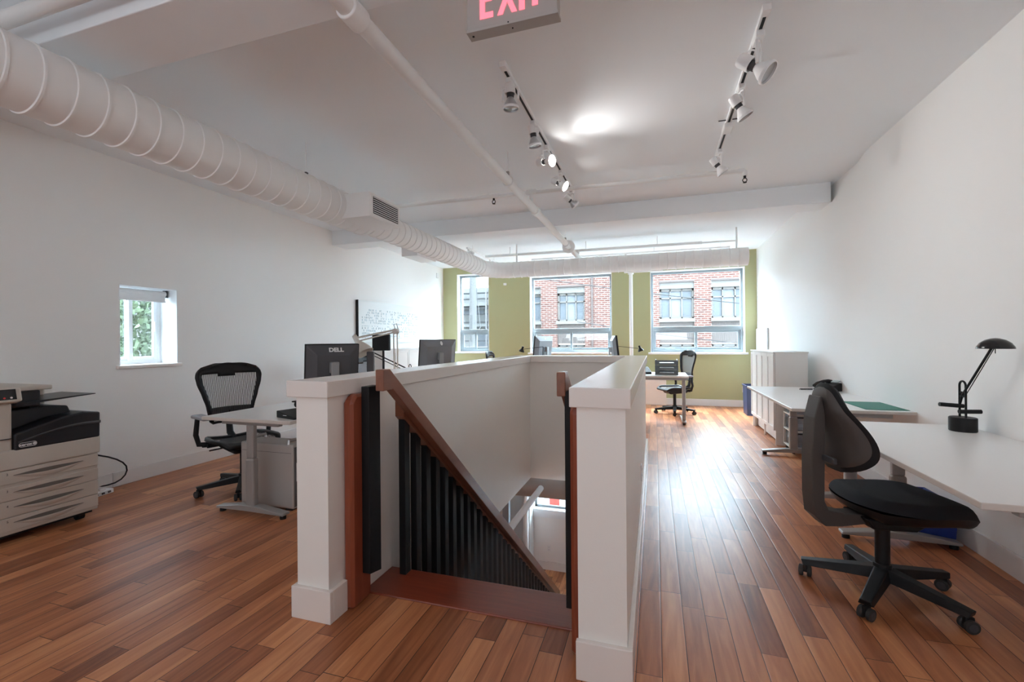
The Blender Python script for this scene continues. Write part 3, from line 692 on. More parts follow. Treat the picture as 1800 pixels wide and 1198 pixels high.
# ------------------------------------------------------------------ chairs
def caster(par, x, y, a, r=.028):
    c = G(); d = Vector((math.cos(a), math.sin(a), 0)); n = Vector((-d.y, d.x, 0)); p = Vector((x, y, r))
    for s in (-1, 1): c.tube([p+n*s*.008, p+n*s*.012, p+n*s*.026, p+n*s*.029], [r*.85, r, r, r*.8], 20)
    o = c.done('caster', RUBBER, par, smooth=True)
    g = G(); g.box(-.018, .018, -.010, .010, r*.9, r*2.25, Matrix.Translation((x, y, 0)) @ Matrix.Rotation(a, 4, 'Z')); g.cyl((x, y, r*1.6), (x, y, r*3.0), .008, n=10); g.done('fork', BLACK, o, bevel=.002)
    for s in (-1, 1): G().tube([p+n*s*.029, p+n*s*.0305], [r*.62, r*.6], 18).done('hub_cap', DKGREY, o, smooth=True)
def star(par, rad, phase, m, w0=.035, w1=.022, zc=.125, ze=.085):
    g = G()
    for k in range(5):
        a = phase+k*2*PI/5; d = Vector((math.cos(a), math.sin(a), 0)); n = Vector((-d.y, d.x, 0))
        def P(r, s, w, z): return d*r+n*s*w+Vector((0, 0, z))
        g.hull8([P(.02, -1, w0, zc-.055), P(.02, 1, w0, zc-.055), P(rad+.01, 1, w1, ze-.022), P(rad+.01, -1, w1, ze-.022),
                 P(.02, -1, w0*.7, zc), P(.02, 1, w0*.7, zc), P(rad+.02, 1, w1*.7, ze+.004), P(rad+.02, -1, w1*.7, ze+.004)])
    g.cyl((0, 0, zc-.06), (0, 0, zc+.015), .045, .038, n=24)
    g.done('star_base', m, par, bevel=.004)
    for k in range(5):
        a = phase+k*2*PI/5; caster(par, math.cos(a)*rad, math.sin(a)*rad, a+PI/2+.5+k*1.3)

def aeron(loc, rz, lab, phase, pale=False):
    t = thing('mesh_office_chair', lab, 'chair', loc, rz)
    star(t, .325, phase, BLACK)
    G().cyl((0, 0, .12), (0, 0, .36), .026, n=20).done('gas_lift', BLACK, t, smooth=True)
    g = G(); g.prism([(-.16, .36), (.13, .34), (.17, .385), (.12, .43), (-.15, .435), (-.21, .40)], -.13, .13, 'x'); g.done('tilt_mechanism', BLACK, t, bevel=.02, seg=3)
    g = G(); g.tube([(-.26, -.14, .41), (0, -.16, .385), (.26, -.14, .41)], .020, 12); g.tube([(0, -.15, .40), (0, -.26, .47), (0, -.285, .60), (0, -.28, .70)], [.03, .028, .024, .018], 12); g.done('back_support', BLACK, t, smooth=True)
    def seat(u, v):
        x = (u-.5)*2; y = v
        hw = .255*(1-.10*abs(y-.5)**2*4)*(1 if True else 1)
        yy = -.21+.44*y; e = abs(x)**4
        z = .455-.030*(1-x*x)*(1-((y-.4)/.6)**2) - .05*max(0, (y-.75)/.25)**2
        if y > .8: hw *= 1-.12*((y-.8)/.2)**2
        if y < .12: hw *= 1-.12*((.12-y)/.12)**2
        return Vector((x*hw, yy, z))
    k = lambda i, j: 2 <= i < 22 and 2 <= j < 22
    G().grid(seat, 24, 24, k).done('seat_mesh', AMESH, t, smooth=True)
    G().grid(seat, 24, 24, lambda i, j: not k(i, j)).done('seat_frame', BLACK, t, smooth=True, solid=.026)
    zb, zt2 = .56, 1.075
    def hwid(v):
        ctrl = [(0, .135), (.04, .165), (.12, .178), (.3, .197), (.5, .228), (.7, .262), (.82, .272), (.9, .262), (.96, .225), (1, .15)]
        for (a, wa), (b, wb) in zip(ctrl, ctrl[1:]):
            if v <= b:
                q = (v-a)/(b-a); q = q*q*(3-2*q)*.35+q*.65; return wa+(wb-wa)*q
        return .15
    def back(u, v):
        x = (u-.5)*2; w = hwid(v); z = zb+(zt2-zb)*v
        crown = .020*(1-x*x)*max(0, (v-.8)/.2)
        y = -.245-.13*v+.055*math.sin(min(v, .5)*PI)-.0+ .065*x*x*(.5+.5*v)-.03*(1-v)
        return Vector((x*w, y, z+crown))
    kk = lambda i, j: 3 <= i < 25 and 1 <= j < (23 - (1 if 8 < i < 20 else 0) * 0) and not (j >= 24)
    def inner(i, j):
        top = 22.2-1.3*math.sin(PI*i/28)
        return 2 <= i < 26 and 1 <= j < top
    G().grid(back, 28, 26, inner).done('back_mesh', AMESH2 if pale else AMESH, t, smooth=True)
    G().grid(back, 28, 26, lambda i, j: not inner(i, j)).done('back_frame', BLACK, t, smooth=True, solid=.024)
    g = G(); g.grid(lambda u, v: Vector(((u-.5)*.36, -.285-.005*math.cos((u-.5)*PI)+.05*(2*u-1)**2, .64+.06*v)), 12, 4); g.done('lumbar_pad', BLACK, t, smooth=True, solid=.016)
    for s in (-1, 1):
        g = G(); g.tube([(s*.20, -.13, .41), (s*.285, -.15, .42), (s*.30, -.17, .50), (s*.295, -.15, .64)], [.020, .022, .020, .018], 12); a = g.done('armrest', BLACK, t, smooth=True)
        g = G(); g.box(s*.295-.045, s*.295+.045, -.17, .09, .645, .675); g.done('arm_pad', mat('grey_arm_pad', (.30, .30, .33), .5), a, bevel=.013, seg=3)
    g = G(); g.cyl((.15, -.1, .405), (.24, -.1, .405), .018, n=14); g.cyl((-.15, -.1, .405), (-.24, -.1, .405), .018, n=14); g.cyl((.12, .05, .40), (.29, .08, .40), .006, n=8); g.done('tension_knob', BLACK, t, smooth=True)
    return t
HEAD = lambda dx, dy: math.atan2(dy, dx)-PI/2
aeron((-3.44, 3.04, 0), HEAD(.90, -.30), 'black mesh-back office chair at the left desk, facing the stairs', R(240)-HEAD(.90, -.30))
aeron((.32, 8.28, 0), HEAD(-.92, -.40), 'black mesh-back office chair beyond the stairs by the right window', R(10), True)
aeron((-3.58, 5.32, 0), HEAD(.95, .1), 'mesh-back office chair with pale back seen over the left half wall', R(40), True)
aeron((-2.62, 7.75, 0), HEAD(1, .1), 'dark office chair back just visible before the leftmost green-wall window', R(70))

# foreground task chair
t = thing('task_chair', 'black task chair with leaf-shaped back at the nearest right desk', 'chair', (1.075, 2.70, 0), HEAD(.965, .262))
rz = HEAD(.965, .262)
star(t, .325, R(22)-rz, BLACK, .042, .030, .135, .088)
G().cyl((0, 0, .13), (0, 0, .37), .031, n=28).done('gas_lift', BLACK, t, smooth=True)
g = G(); g.prism([(-.10, .345), (.10, .335), (.16, .37), (.16, .40), (-.14, .40)], -.09, .09, 'x'); g.done('tilt_mechanism', BLACK, t, bevel=.012, seg=3)
G().cyl((-.10, -.02, .372), (-.235, -.01, .367), .006, n=8).done('lever', DKGREY, t)
def spt(u, v, top):
    x = (u-.5)*2; y = (v-.5)*2
    hw = .235*(1-.05*y*y); hd = .238
    sx = x*math.sqrt(max(0, 1-.34*y*y)); sy = y*math.sqrt(max(0, 1-.34*x*x))
    edge = max(abs(x), abs(y)); rr = 1-max(0, (edge-.72)/.28)**2
    z = (.462+.050*rr-.012*math.cos(x*PI/2)*math.cos(y*1.2)-.030*max(0, y)**3+.012*max(0, -y)**2) if top else (.462-.060*rr-.03*max(0, y)**3)
    return Vector((sx*hw*1.08, .075+sy*hd*1.08, z))
G().grid(lambda u, v: spt(u, v, True), 28, 28).done('seat', FAB, t, smooth=True)
G().grid(lambda u, v: spt(u, v, False), 28, 28).done('seat_shell', BLACK, t, smooth=True)
# leaf back
def bw(v):
    c = [(0, .05), (.04, .115), (.10, .165), (.20, .203), (.32, .210), (.48, .190), (.65, .152), (.80, .112), (.90, .085), (.96, .062), (1, .02)]
    for k in range(len(c)-1):
        (a, wa), (b, wb) = c[k], c[k+1]
        if v <= b+1e-9:
            m0 = (wb-c[max(k-1, 0)][1])/(b-c[max(k-1, 0)][0]); m1 = (c[min(k+2, len(c)-1)][1]-wa)/(c[min(k+2, len(c)-1)][0]-a); h = b-a; q = (v-a)/h
            return (2*q**3-3*q*q+1)*wa+(q**3-2*q*q+q)*h*m0+(-2*q**3+3*q*q)*wb+(q**3-q*q)*h*m1
    return .02
def bk(u, v, off, sc=1):
    x = (u-.5)*2; z = .615+.435*(.5+(v-.5)*sc); w = bw(v)*sc
    e = max(abs(x), abs(v*2-1))
    y = -.235-.045*v+.03*math.sin(PI*min(1, v*1.4))+.055*(x*w/.21)**2
    return Vector((x*w, y+off*(1-max(0, (e-.55)/.45)**2.2), z))
G().grid(lambda u, v: bk(u, v, .032), 26, 30).done('back_cushion', FAB, t, smooth=True)
G().grid(lambda u, v: bk(u, v, -.014), 26, 30).done('back_edge', BLACK, t, smooth=True)
G().grid(lambda u, v: bk(u, v, -.026, .90)-Vector((0, .010, 0)), 26, 30).done('back_shell', TAUPE, t, smooth=True)
g = G()
pts = [(-.355, .40), (-.365, .50), (-.365, .70), (-.352, .88), (-.325, .985), (-.315, .985), (-.300, .90), (-.302, .70), (-.305, .47), (-.285, .425), (-.20, .405), (-.05, .405), (-.05, .365), (-.22, .345), (-.30, .345)]
g.prism(pts, -.045, .045, 'x'); g.done('back_upright', TAUPE, t, bevel=.016, seg=3)
g = G(); g.box(-.02, .13, -.318, -.30, .672, .70); g.done('tension_lever', DKGREY, t, bevel=.004)

# ------------------------------------------------------------------ items on the near right desk
t = thing('desk_lamp', 'black swivel desk lamp with domed head and wire counterweight arm', 'lamp', (1.695, 3.27, DZT), R(-88))
G().lathe([(0, 0), (.060, 0), (.062, .004), (.062, .076), (.058, .080), (0, .080)], None, 40).done('base', BLACK, t, smooth=True)
Mb = Matrix.Rotation(R(0), 4, 'Z')
g = G()
for y in (0,):
    pp = [(-.026, 0, .078), (-.026, 0, .24)]+[(-.026*math.cos(a), 0, .262+.026*math.sin(a)) for a in [PI*k/8 for k in range(9)]]+[(.026, 0, .24), (.026, 0, .078)]
    g.tube(pp, .0055, 10)
g.done('hoop', BLKMET, t, smooth=True)
g = G(); g.cyl((-.03, 0, .222), (.03, 0, .222), .004, n=8); g.cyl((-.03, 0, .200), (.03, 0, .200), .004, n=8); g.cyl((-.008, 0, .195), (-.008, 0, .228), .004, n=8); g.cyl((.010, 0, .195), (.010, 0, .228), .004, n=8); g.done('pivot', BLKMET, t)
g = G(); g.tube([(-.022, 0, .155), (0, 0, .21), (.228, .0, .487)], [.005, .006, .006], 10); g.done('arm', BLKMET, t, smooth=True)
g = G(); g.tube([(.024, 0, .12), (.018, 0, .20), (.245, 0, .485)], .0022, 8); g.done('guide_wire', BLKMET, t, smooth=True)
g = G(); g.cyl((-.03, -.095, .148), (-.03, .02, .140), .012, n=18); g.done('counterweight', BLACK, t, smooth=True)
g = G(); g.cyl((.03, -.035, .115), (.03, .068, .118), .012, n=18); g.done('counterweight', BLACK, t, smooth=True)
Mh = Matrix.Translation((.250, 0, .480))
g = G(); g.lathe([(.074, 0), (.072, .010), (.060, .030), (.040, .046), (.018, .054), (.0005, .056)], Mh @ Matrix.Scale(1.0, 4), 36); g.lathe([(.072, .001), (.058, .028), (.038, .043), (.0005, .052)], Mh, 36); g.done('lamp_head', GLOSSBLK, t, smooth=True)
G().cyl((.250, 0, .455), (.250, 0, .53), .002, n=8).done('handle_pin', BLKMET, t)

# ------------------------------------------------------------------ middle right desk: mat, telephone
tag(B('desk_mat', 1.52, 1.795, 4.06, 4.53, DZT+.001, DZT+.004, GREENM), 'dark green cutting mat on the desk along the right wall', 'mat')
t = thing('desk_phone', 'black telephone with handset off to the left on the right wall desk', 'telephone', (1.70, 5.42, DZT), R(-62))
g = G(); g.prism([(-.09, 0), (.11, 0), (.11, .075), (.08, .085), (-.09, .025)], -.085, .085, 'x'); g.done('body', BLACK, t, bevel=.006)
g = G(); M = Matrix.Translation((0, .01, .058)) @ Matrix.Rotation(R(19), 4, 'X'); g.box(-.01, .07, -.06, .03, 0, .004, M); g.done('keypad', DKGREY, t)
g = G(); g.box(.0, .075, .03, .075, .0, .012, Matrix.Translation((0, .01, .075)) @ Matrix.Rotation(R(19), 4, 'X')); g.done('display', mat('lcd_grey', (.30, .34, .32), .3), t, bevel=.002)
g = G(); g.tube([(-.055, -.10, .045), (-.055, -.07, .075), (-.055, 0, .095), (-.055, .06, .098), (-.055, .09, .085)], [.026, .018, .015, .018, .026], 14); g.done('handset', BLACK, t, smooth=True)
pts = []
for k in range(90):
    a = k*.9; s = k/90; pts.append((-.06-.03*s+.007*math.cos(a), -.12-.13*s, .012+.008*math.sin(a)+.004))
G().tube(pts, .0022, 6).done('coiled_cord', BLACK, t, smooth=True)

# plastic drawer tower under the middle desk
t = thing('drawer_tower', 'wheeled clear plastic drawer tower under the middle right desk', 'drawer unit', (1.56, 6.02-.27, 0), 0)
t.location = (1.60, 5.80, 0)
g = G()
for x in (-.18, .165):
    for y in (-.15, .14): g.box(x, x+.015, y, y+.012, .06, .62)
for z in (.06, .24, .42, .605): g.box(-.18, .18, -.15, .152, z, z+.014)
g.done('frame', mat('pale_plastic', (.72, .72, .70), .4), t, bevel=.003)
for z, h in ((.08, .15), (.26, .15), (.44, .155)):
    g = G(); g.box(-.16, .16, -.145, -.140, z, z+h); g.box(-.16, -.155, -.145, .14, z, z+h); g.box(.155, .16, -.145, .14, z, z+h); g.box(-.16, .16, .135, .14, z, z+h); g.box(-.16, .16, -.145, .14, z, z+.004)
    d = g.done('drawer', CLEARP, t); B('drawer_rim', -.165, .165, -.152, -.14, z+h-.012, z+h, BLACK, d)
g = G()
for k in range(5): g.box(-.13, .12, -.12, .11, .268+k*.006, .272+k*.006)
tag(g.done('paper_stack', mat('mixed_paper', (.62, .64, .66), .6)), 'papers lying inside the clear drawer tower', 'paper').location = (1.60, 5.80, 0)
for sx in (-1, 1):
    for sy in (-1, 1): G().cyl((sx*.15-.01, sy*.12, .028), (sx*.15+.01, sy*.12, .028), .028, n=16).done('caster', BLACK, t)
# ------------------------------------------------------------------ cabinets
def shaker(par, M, w, h, m=None):
    m = m or CABW
    g = G(); e = .04
    g.box(0, w, -.012, 0, 0, h, M)
    for a in ((0, e, 0, h), (w-e, w, 0, h), (e, w-e, 0, e), (e, w-e, h-e, h)): g.box(a[0], a[1], -.020, -.012, a[2], a[3], M)
    return g.done('door', m, par, bevel=.002)
t = thing('storage_cabinet', 'tall white cabinet of four doors against the right wall by the green wall', 'cabinet', (1.35, 5.95, 0))
t.location = (1.37, 6.08, 0)
g = G(); g.box(0, .34, 0, 1.32, .16, 1.10); g.box(.0, .33, .0, .02, .0, .16); g.box(0, .33, 1.30, 1.32, 0, .16); g.done('body', CABW, t, bevel=.003)
B('top_panel', -.025, .345, -.01, 1.33, 1.10, 1.118, CABW, t, bevel=.003)
B('plinth', .06, .32, .03, 1.29, .02, .16, CABW, t)
for k in range(4):
    M = Matrix.Translation((-.002, (k+1)*.33-.003, .175)) @ Matrix.Rotation(-PI/2, 4, 'Z')
    shaker(t, M, .324, .915)
for y in (.02, .65, 1.28): G().cyl((.02, y, 0), (.02, y, .16), .012, n=10).done('leg', WSTEEL, t)
t = thing('storage_cabinet', 'low white cabinet run with framed doors along the left wall under the board', 'cabinet', (-4.60, 6.30, 0))
g = G(); g.box(0, .40, 0, 2.0, .0, 1.14); g.done('body', CABW, t, bevel=.003)
B('top_panel', 0, .42, -.01, 2.01, 1.14, 1.16, CABW, t)
for k in range(5): shaker(t, Matrix.Translation((.402, k*.40+.003, .05)) @ Matrix.Rotation(PI/2, 4, 'Z'), .393, 1.08)
t = thing('white_cupboard', 'narrow white cupboard in the far left corner beside the monitor', 'cupboard', (-4.57, 8.42, 0))
B('body', 0, .47, 0, .26, 0, 1.15, CABW, t, bevel=.004); B('door_gap', .47, .473, .04, .09, .95, 1.11, mat('lilac_label', (.40, .38, .5), .5), t)
t = thing('pedestal_cabinet', 'low white cabinet behind the left desk, beneath the black cable', 'cabinet', (-3.35, 4.62, 0))
B('body', -.30, .55, -.15, .22, 0, .64, CABW, t, bevel=.004); B('drawer', -.29, .54, -.158, -.15, .34, .62, CABW, t, bevel=.002)
tag(B('leaning_board', XR-.03, XR-.001, 8.45, 9.3, .72, 1.46, mat('pale_grey_board', (.46, .48, .48), .5), bevel=.002), 'pale grey panel on the right wall above the tall cabinet', 'board')

# ------------------------------------------------------------------ bins
def bin_(name, loc, w, d, h, m, lab):
    t = thing(name, lab, 'bin', loc); g = G(); tp = .93
    W0, D0 = w/2*tp, d/2*tp; th = .004
    o = [(-W0, -D0), (W0, -D0), (W0, D0), (-W0, D0)]; T = [(-w/2, -d/2), (w/2, -d/2), (w/2, d/2), (-w/2, d/2)]
    bv = [g.b.verts.new((*p, 0)) for p in o]; tv = [g.b.verts.new((*p, h)) for p in T]
    g._face(bv[::-1])
    for k in range(4): g._face([bv[k], bv[(k+1) % 4], tv[(k+1) % 4], tv[k]])
    g.done('body', m, t, solid=.005, solidoff=-1, bevel=.004)
    g = G(); r = .012
    for a in ((-w/2-r, w/2+r, -d/2-r, -d/2), (-w/2-r, w/2+r, d/2, d/2+r), (-w/2-r, -w/2, -d/2, d/2), (w/2, w/2+r, -d/2, d/2)): g.box(a[0], a[1], a[2], a[3], h-.018, h)
    g.done('rim', m, t, bevel=.003); return t
bin_('recycling_bin', (1.63, 3.62, 0), .25, .38, .24, BLUE, 'bright blue recycling bin on the floor behind the nearest right desk')
bin_('waste_bin', (1.58, 8.50, 0), .26, .36, .50, NAVY, 'dark blue bin in the far right corner beside the tall cabinet')

# ------------------------------------------------------------------ letter trays and things on the far desk
base_z = DZT
for k in range(3):
    t = thing('letter_tray', ['grey letter tray with loose papers, bottom of the stack of three', 'grey letter tray in the middle of the stack of three', 'grey letter tray on top of the stack of three'][k], 'tray', (.17, 7.47, DZT+k*.078), group='stacked letter trays')
    g = G(); g.box(-.17, .17, -.13, .13, 0, .005); g.box(-.17, -.163, -.13, .13, .005, .068); g.box(.163, .17, -.13, .13, .005, .068); g.box(-.17, .17, .124, .13, .005, .06)
    g.box(-.17, -.11, -.13, -.124, .005, .060); g.box(.11, .17, -.13, -.124, .005, .060); g.box(-.11, .11, -.13, -.124, .005, .028); g.box(-.165, -.15, -.12, .12, .068, .078); g.box(.15, .165, -.12, .12, .068, .078)
    g.done('tray', mat('grey_tray_plastic', (.11, .12, .13), .4), t)
    p = tag(G().box(-.10, .11, -.11, .11, .0, .026, Matrix.Rotation(R(4*k-3), 4, 'Z')).done('paper_stack', PAPER), ['white papers in the bottom letter tray', 'white papers in the middle letter tray', 'white papers in the top letter tray'][k], 'paper', 'papers in the letter trays')
    p.location = (.17, 7.465, DZT+k*.078+.0055)
t = thing('desk_phone', 'black telephone on the desk beyond the stairs, left of the trays', 'telephone', (-.17, 7.55, DZT), R(20))
g = G(); g.prism([(-.10, 0), (.10, 0), (.10, .10), (.06, .11), (-.10, .03)], -.09, .09, 'x'); g.done('body', BLACK, t, bevel=.006)
g = G(); g.tube([(-.06, -.09, .055), (-.06, 0, .10), (-.06, .09, .125)], [.024, .016, .024], 12); g.done('handset', BLACK, t, smooth=True)

# ------------------------------------------------------------------ monitors
def monitor(name, loc, rz, w, h, lab, m, tilt=0, logo=None, zc=.36, thick=.02):
    """screen faces local +Y, back faces local -Y; loc at the foot"""
    t = thing(name, lab, 'monitor', loc, rz)
    M = Matrix.Translation((0, 0, zc)) @ Matrix.Rotation(R(tilt), 4, 'X')
    g = G(); g.box(-w/2, w/2, 0, thick, -h/2, h/2, M); g.done('bezel', BLACK, t, bevel=.003)
    B('screen', -w/2+.015, w/2-.015, thick, thick+.002, -h/2+.018, h/2-.015, GLOSSBLK, t, M=M)
    g = G(); a, b2 = w/2-.004, h/2-.004; c, d = w/2-.085, h/2-.085; dp = -.050
    g.hull8([M @ Vector(p) for p in ((-a, 0, -b2), (a, 0, -b2), (c, dp, -d), (-c, dp, -d), (-a, 0, b2), (a, 0, b2), (c, dp, d), (-c, dp, d))])
    k = g.done('back_cover', m, t, bevel=.004)
    if logo == 'DELL':
        text('lettering', 'DELL', .048, PAPER, t, (M @ Vector((0.02, -.0275, h/2-.045))), (R(60+tilt), 0, 0), .001, 1.1, .002)
    if logo == 'hp':
        g = G(); q = M @ Matrix.Translation((0.03, -.0262, h/2-.045)) @ Matrix.Rotation(R(60), 4, 'X') @ Matrix.Diagonal((.75, 1.3, 1, 1)) 
        g.lathe([(0, .003), (.022, .003), (.022, 0)], q, 24); dd = g.done('logo', PAPER, t)
        text('lettering', 'hp', .034, mat('logo_grey', (.2, .22, .3), .5), t, (M @ Vector((0.03, -.030, h/2-.047))), (R(60+tilt), 0, 0), .0006)
    if logo == 'apple':
        g = G(); q = M @ Matrix.Translation((0, -.0290, h/2-.05)) @ Matrix.Rotation(R(60), 4, 'X')
        for (lx, ly, r) in ((-.008, 0, .012), (.008, 0, .012), (.003, .016, .005)): g.lathe([(0, .002), (r, .002), (r, 0)], q @ Matrix.Translation((lx, ly, 0)), 16)
        g.done('logo', PAPER, t)
    g = G(); g.box(-.035, .035, dp-.035, dp, -.05, .04, M); g.box(-.03, .03, dp-.055, dp-.030, .012, zc+.03); g.done('stand', mat('stand_silver', (.35, .36, .37), .35, metal=.4), t, bevel=.004)
    g = G(); g.box(-.13, .13, dp-.12, .08, 0, .014); g.done('stand_base', DKGREY, t, bevel=.004)
    return t
# Dell seen from behind, above the near post
monitor('computer_monitor', (-2.585, 3.15, DZT), math.atan2(.36, .28), .43, .36, 'dark computer monitor seen from behind just over the near half wall post', mat('slate_monitor_back', (.085, .09, .10), .3), 9, 'DELL', .35, .03)
monitor('computer_monitor', (-2.66, 5.22, DZT), math.atan2(.62, .42), .52, .40, 'computer monitor with grey back and oval badge before the white cabinets', mat('grey_monitor_back', (.22, .23, .25), .35), 7, 'hp', .37)
monitor('computer_monitor', (-1.93, 7.95, DZT), math.atan2(.9, .3), .60, .46, 'silver computer monitor standing left of the middle window centre', MAT['grey_monitor_back'], 6, 'apple', .40)
monitor('computer_monitor', (-.63, 7.62, DZT), math.atan2(-.96, .18), .55, .44, 'thin silver monitor seen edge-on at the right edge of the middle window', MAT['grey_monitor_back'], 6, None, .40, .03)
t = thing('speaker_box', 'small dark loudspeaker beside the near monitor, over the half wall', 'speaker', (-2.40, 3.42, DZT), R(30)); B('body', -.03, .03, -.05, .05, 0, .46, DKGREY, t, bevel=.008)
tag(B('screen_back', -2.93, -2.72, 4.20, 4.24, 1.18, 1.355, BLACK, bevel=.008), 'black rectangular unit behind the white arm lamp', 'display')
G().cyl((-2.82, 4.25, DZT), (-2.82, 4.25, 1.2), .012, n=12).done('stem', BLACK, bpy.data.objects['screen_back'])
# white architect lamp
t = thing('arm_lamp', 'white jointed arm desk lamp reaching over the near monitor', 'lamp', (-2.27, 3.62, DZT))
AL = mat('cream_lamp_enamel', (.70, .66, .60), .35)
# mostly hidden by the half wall
G().lathe([(0, 0), (.07, 0), (.07, .02), (.02, .03), (0, .03)], None, 24).done('base', AL, t, smooth=True)
g = G(); g.tube([(0, 0, .02), (0, 0, .28)], .014, 12); g.tube([(-.018, 0, .26), (-.022, 0, .63)], .006, 10); g.tube([(.018, 0, .26), (.016, 0, .64)], .006, 10); g.done('lower_arm', AL, t, smooth=True)
g = G(); g.tube([(0, 0, .655), (-.42, .0, .585)], .009, 10); g.tube([(0, 0, .635), (-.40, .0, .555)], .007, 10); g.done('upper_arm', AL, t, smooth=True)
G().cyl((-.0, -.02, .64), (0, .02, .64), .026, n=18).done('joint', AL, t, smooth=True)
Mh = Matrix.Translation((-.43, 0, .575)) @ Matrix.Rotation(R(146), 4, 'Y')
G().lathe([(.0, -.035), (.022, -.035), (.026, .03), (.03, .04), (.075, .12), (.09, .165), (.085, .165), (.07, .12), (.0, .05)], Mh, 28).done('lamp_shade', AL, t, smooth=True)
G().tube([(.0, .0, .65), (-.02, 0, .70), (.01, 0, .71), (.025, 0, .66)], .003, 8).done('cable', DKGREY, t, smooth=True)
t = thing('arm_lamp', 'black thin double-bar arm lamp slanting down behind the near monitor', 'lamp', (-2.22, 3.75, DZT))
G().lathe([(0, 0), (.05, 0), (.05, .025), (0, .03)], None, 24).done('base', BLACK, t, smooth=True)
g = G(); g.tube([(0, 0, .02), (0, 0, .30)], .008, 10); g.tube([(.0, 0, .285), (-.50, .02, .485)], .006, 8); g.tube([(-.03, 0, .27), (-.50, .02, .455)], .004, 8); g.done('arm', BLACK, t, smooth=True)
g = G(); g.tube([(.02+.012*math.cos(a), 0, .31+.02*math.sin(a)) for a in [2*PI*k/12 for k in range(12)]], .004, 6, closed=True); g.done('knob', BLACK, t)
# slim black lamps near the windows
def slim_lamp(loc, s, lab):
    t = thing('slim_desk_lamp', lab, 'lamp', loc)
    G().lathe([(0, 0), (.07, 0), (.07, .02), (0, .025)], None, 24).done('base', BLACK, t, smooth=True)
    g = G(); g.tube([(0, 0, .02), (-.02*s, 0, .44)], .006, 8); g.tube([(-.02*s, 0, .44), (s*.33, 0, .40)], .004, 8); g.done('arm', BLACK, t, smooth=True)
    Mh = Matrix.Translation((s*.36, 0, .40)) @ Matrix.Rotation(R(180-18*s), 4, 'Y')
    g = G(); g.lathe([(0, -.05), (.018, -.05), (.02, -.01), (.045, .03), (.05, .05), (.046, .05), (.0, .0)], Mh, 20); g.done('lamp_head', BLACK, t, smooth=True)
    return t
slim_lamp((-.60, 7.95, DZT), 1, 'slim black desk lamp reaching right past the white standpipe')
slim_lamp((-1.87, 7.62, DZT), -1, 'slim black desk lamp reaching left below the middle window')

# ------------------------------------------------------------------ near left desk items
t = thing('desk_phone', 'black telephone at the right end of the near left desk', 'telephone', (-2.50, 2.66, DZT), R(75))
g = G(); g.prism([(-.11, 0), (.11, 0), (.11, .05), (-.11, .012)], -.09, .09, 'x'); g.done('body', BLACK, t, bevel=.005)
g = G(); g.tube([(.06, -.08, .055), (.06, 0, .075), (.06, .09, .08)], [.026, .02, .026], 14); g.done('handset', BLACK, t, smooth=True)
B('label', -.095, -.07, -.02, .02, .022, .024, PAPER, t)
tag(G().tube([(-2.48, 3.60, .80), (-2.75, 3.58, .83), (-2.93, 3.55, .85), (-3.02, 3.52, .80), (-3.05, 3.5, .742), (-2.98, 3.52, .742), (-2.93, 3.53, .79), (-2.90, 3.54, .845)], .010, 10).done('power_cable', BLACK, smooth=True), 'thick black cable looped on the near left desk', 'cable')
tag(B('desk_pad', -3.16, -3.07, 3.30, 3.75, DZT, DZT+.012, BLACK, bevel=.003), 'flat black keyboard lying on the near left desk beside the chair arm', 'keyboard')

# silver tower computer
t = thing('tower_computer', 'silver aluminium tower computer standing under the near left desk', 'computer', (-2.86, 2.83, 0))
B('body', -.255, .255, -.10, .10, .015, .50, mat('g5_aluminium', (.50, .48, .46), .38, metal=.35), t, bevel=.010)
for s in (-1, 1): G().tube([(s*.20, -.085, .49), (s*.20, -.085, .525), (s*.20, .085, .525), (s*.20, .085, .49)], .012, 10).done('handle', SILVER, t, smooth=True)
B('side_panel_seam', -.24, .24, -.1015, -.0995, .435, .437, DKGREY, t)
B('vent_face', .254, .258, -.09, .09, .03, .48, mat('perforated_metal', (.12, .12, .125), .5), t); G().lathe([(0, 0), (.045, 0), (.05, -.004)], Matrix.Translation((.258, .0, .15)) @ Matrix.Rotation(PI/2, 4, 'Y'), 24).done('fan', BLACK, t)
B('port_strip', .258, .262, -.07, -.05, .22, .36, PAPER, t)
g = G()
for s in (-1, 1): g.box(s*.2-.03, s*.2+.03, -.09, .09, 0, .016)
g.done('foot', DKGREY, t)

# ------------------------------------------------------------------ copier (front faces +X)
t = thing('photocopier', 'beige and black office photocopier at the left edge', 'photocopier', (-4.25, 1.90, 0))
FX = .32; Y0, Y1 = -.42, .345
B('body', -.32, FX-.005, Y0, Y1, .06, .56, BEIGE, t, bevel=.008)
B('body_upper', -.32, FX, Y0, -.12, .56, .90, BEIGE, t, bevel=.012)
B('back_column', -.32, -.05, -.12, Y1-.12, .56, .98, BEIGE, t, bevel=.01)
g = G(); g.box(FX-.01, FX+.012, Y0, Y1+.008, .475, .60); g.done('apron', BEIGE, t, bevel=.010)
B('seam', FX-.002, FX+.0135, Y0, -.125, .672, .676, BLACK, t)
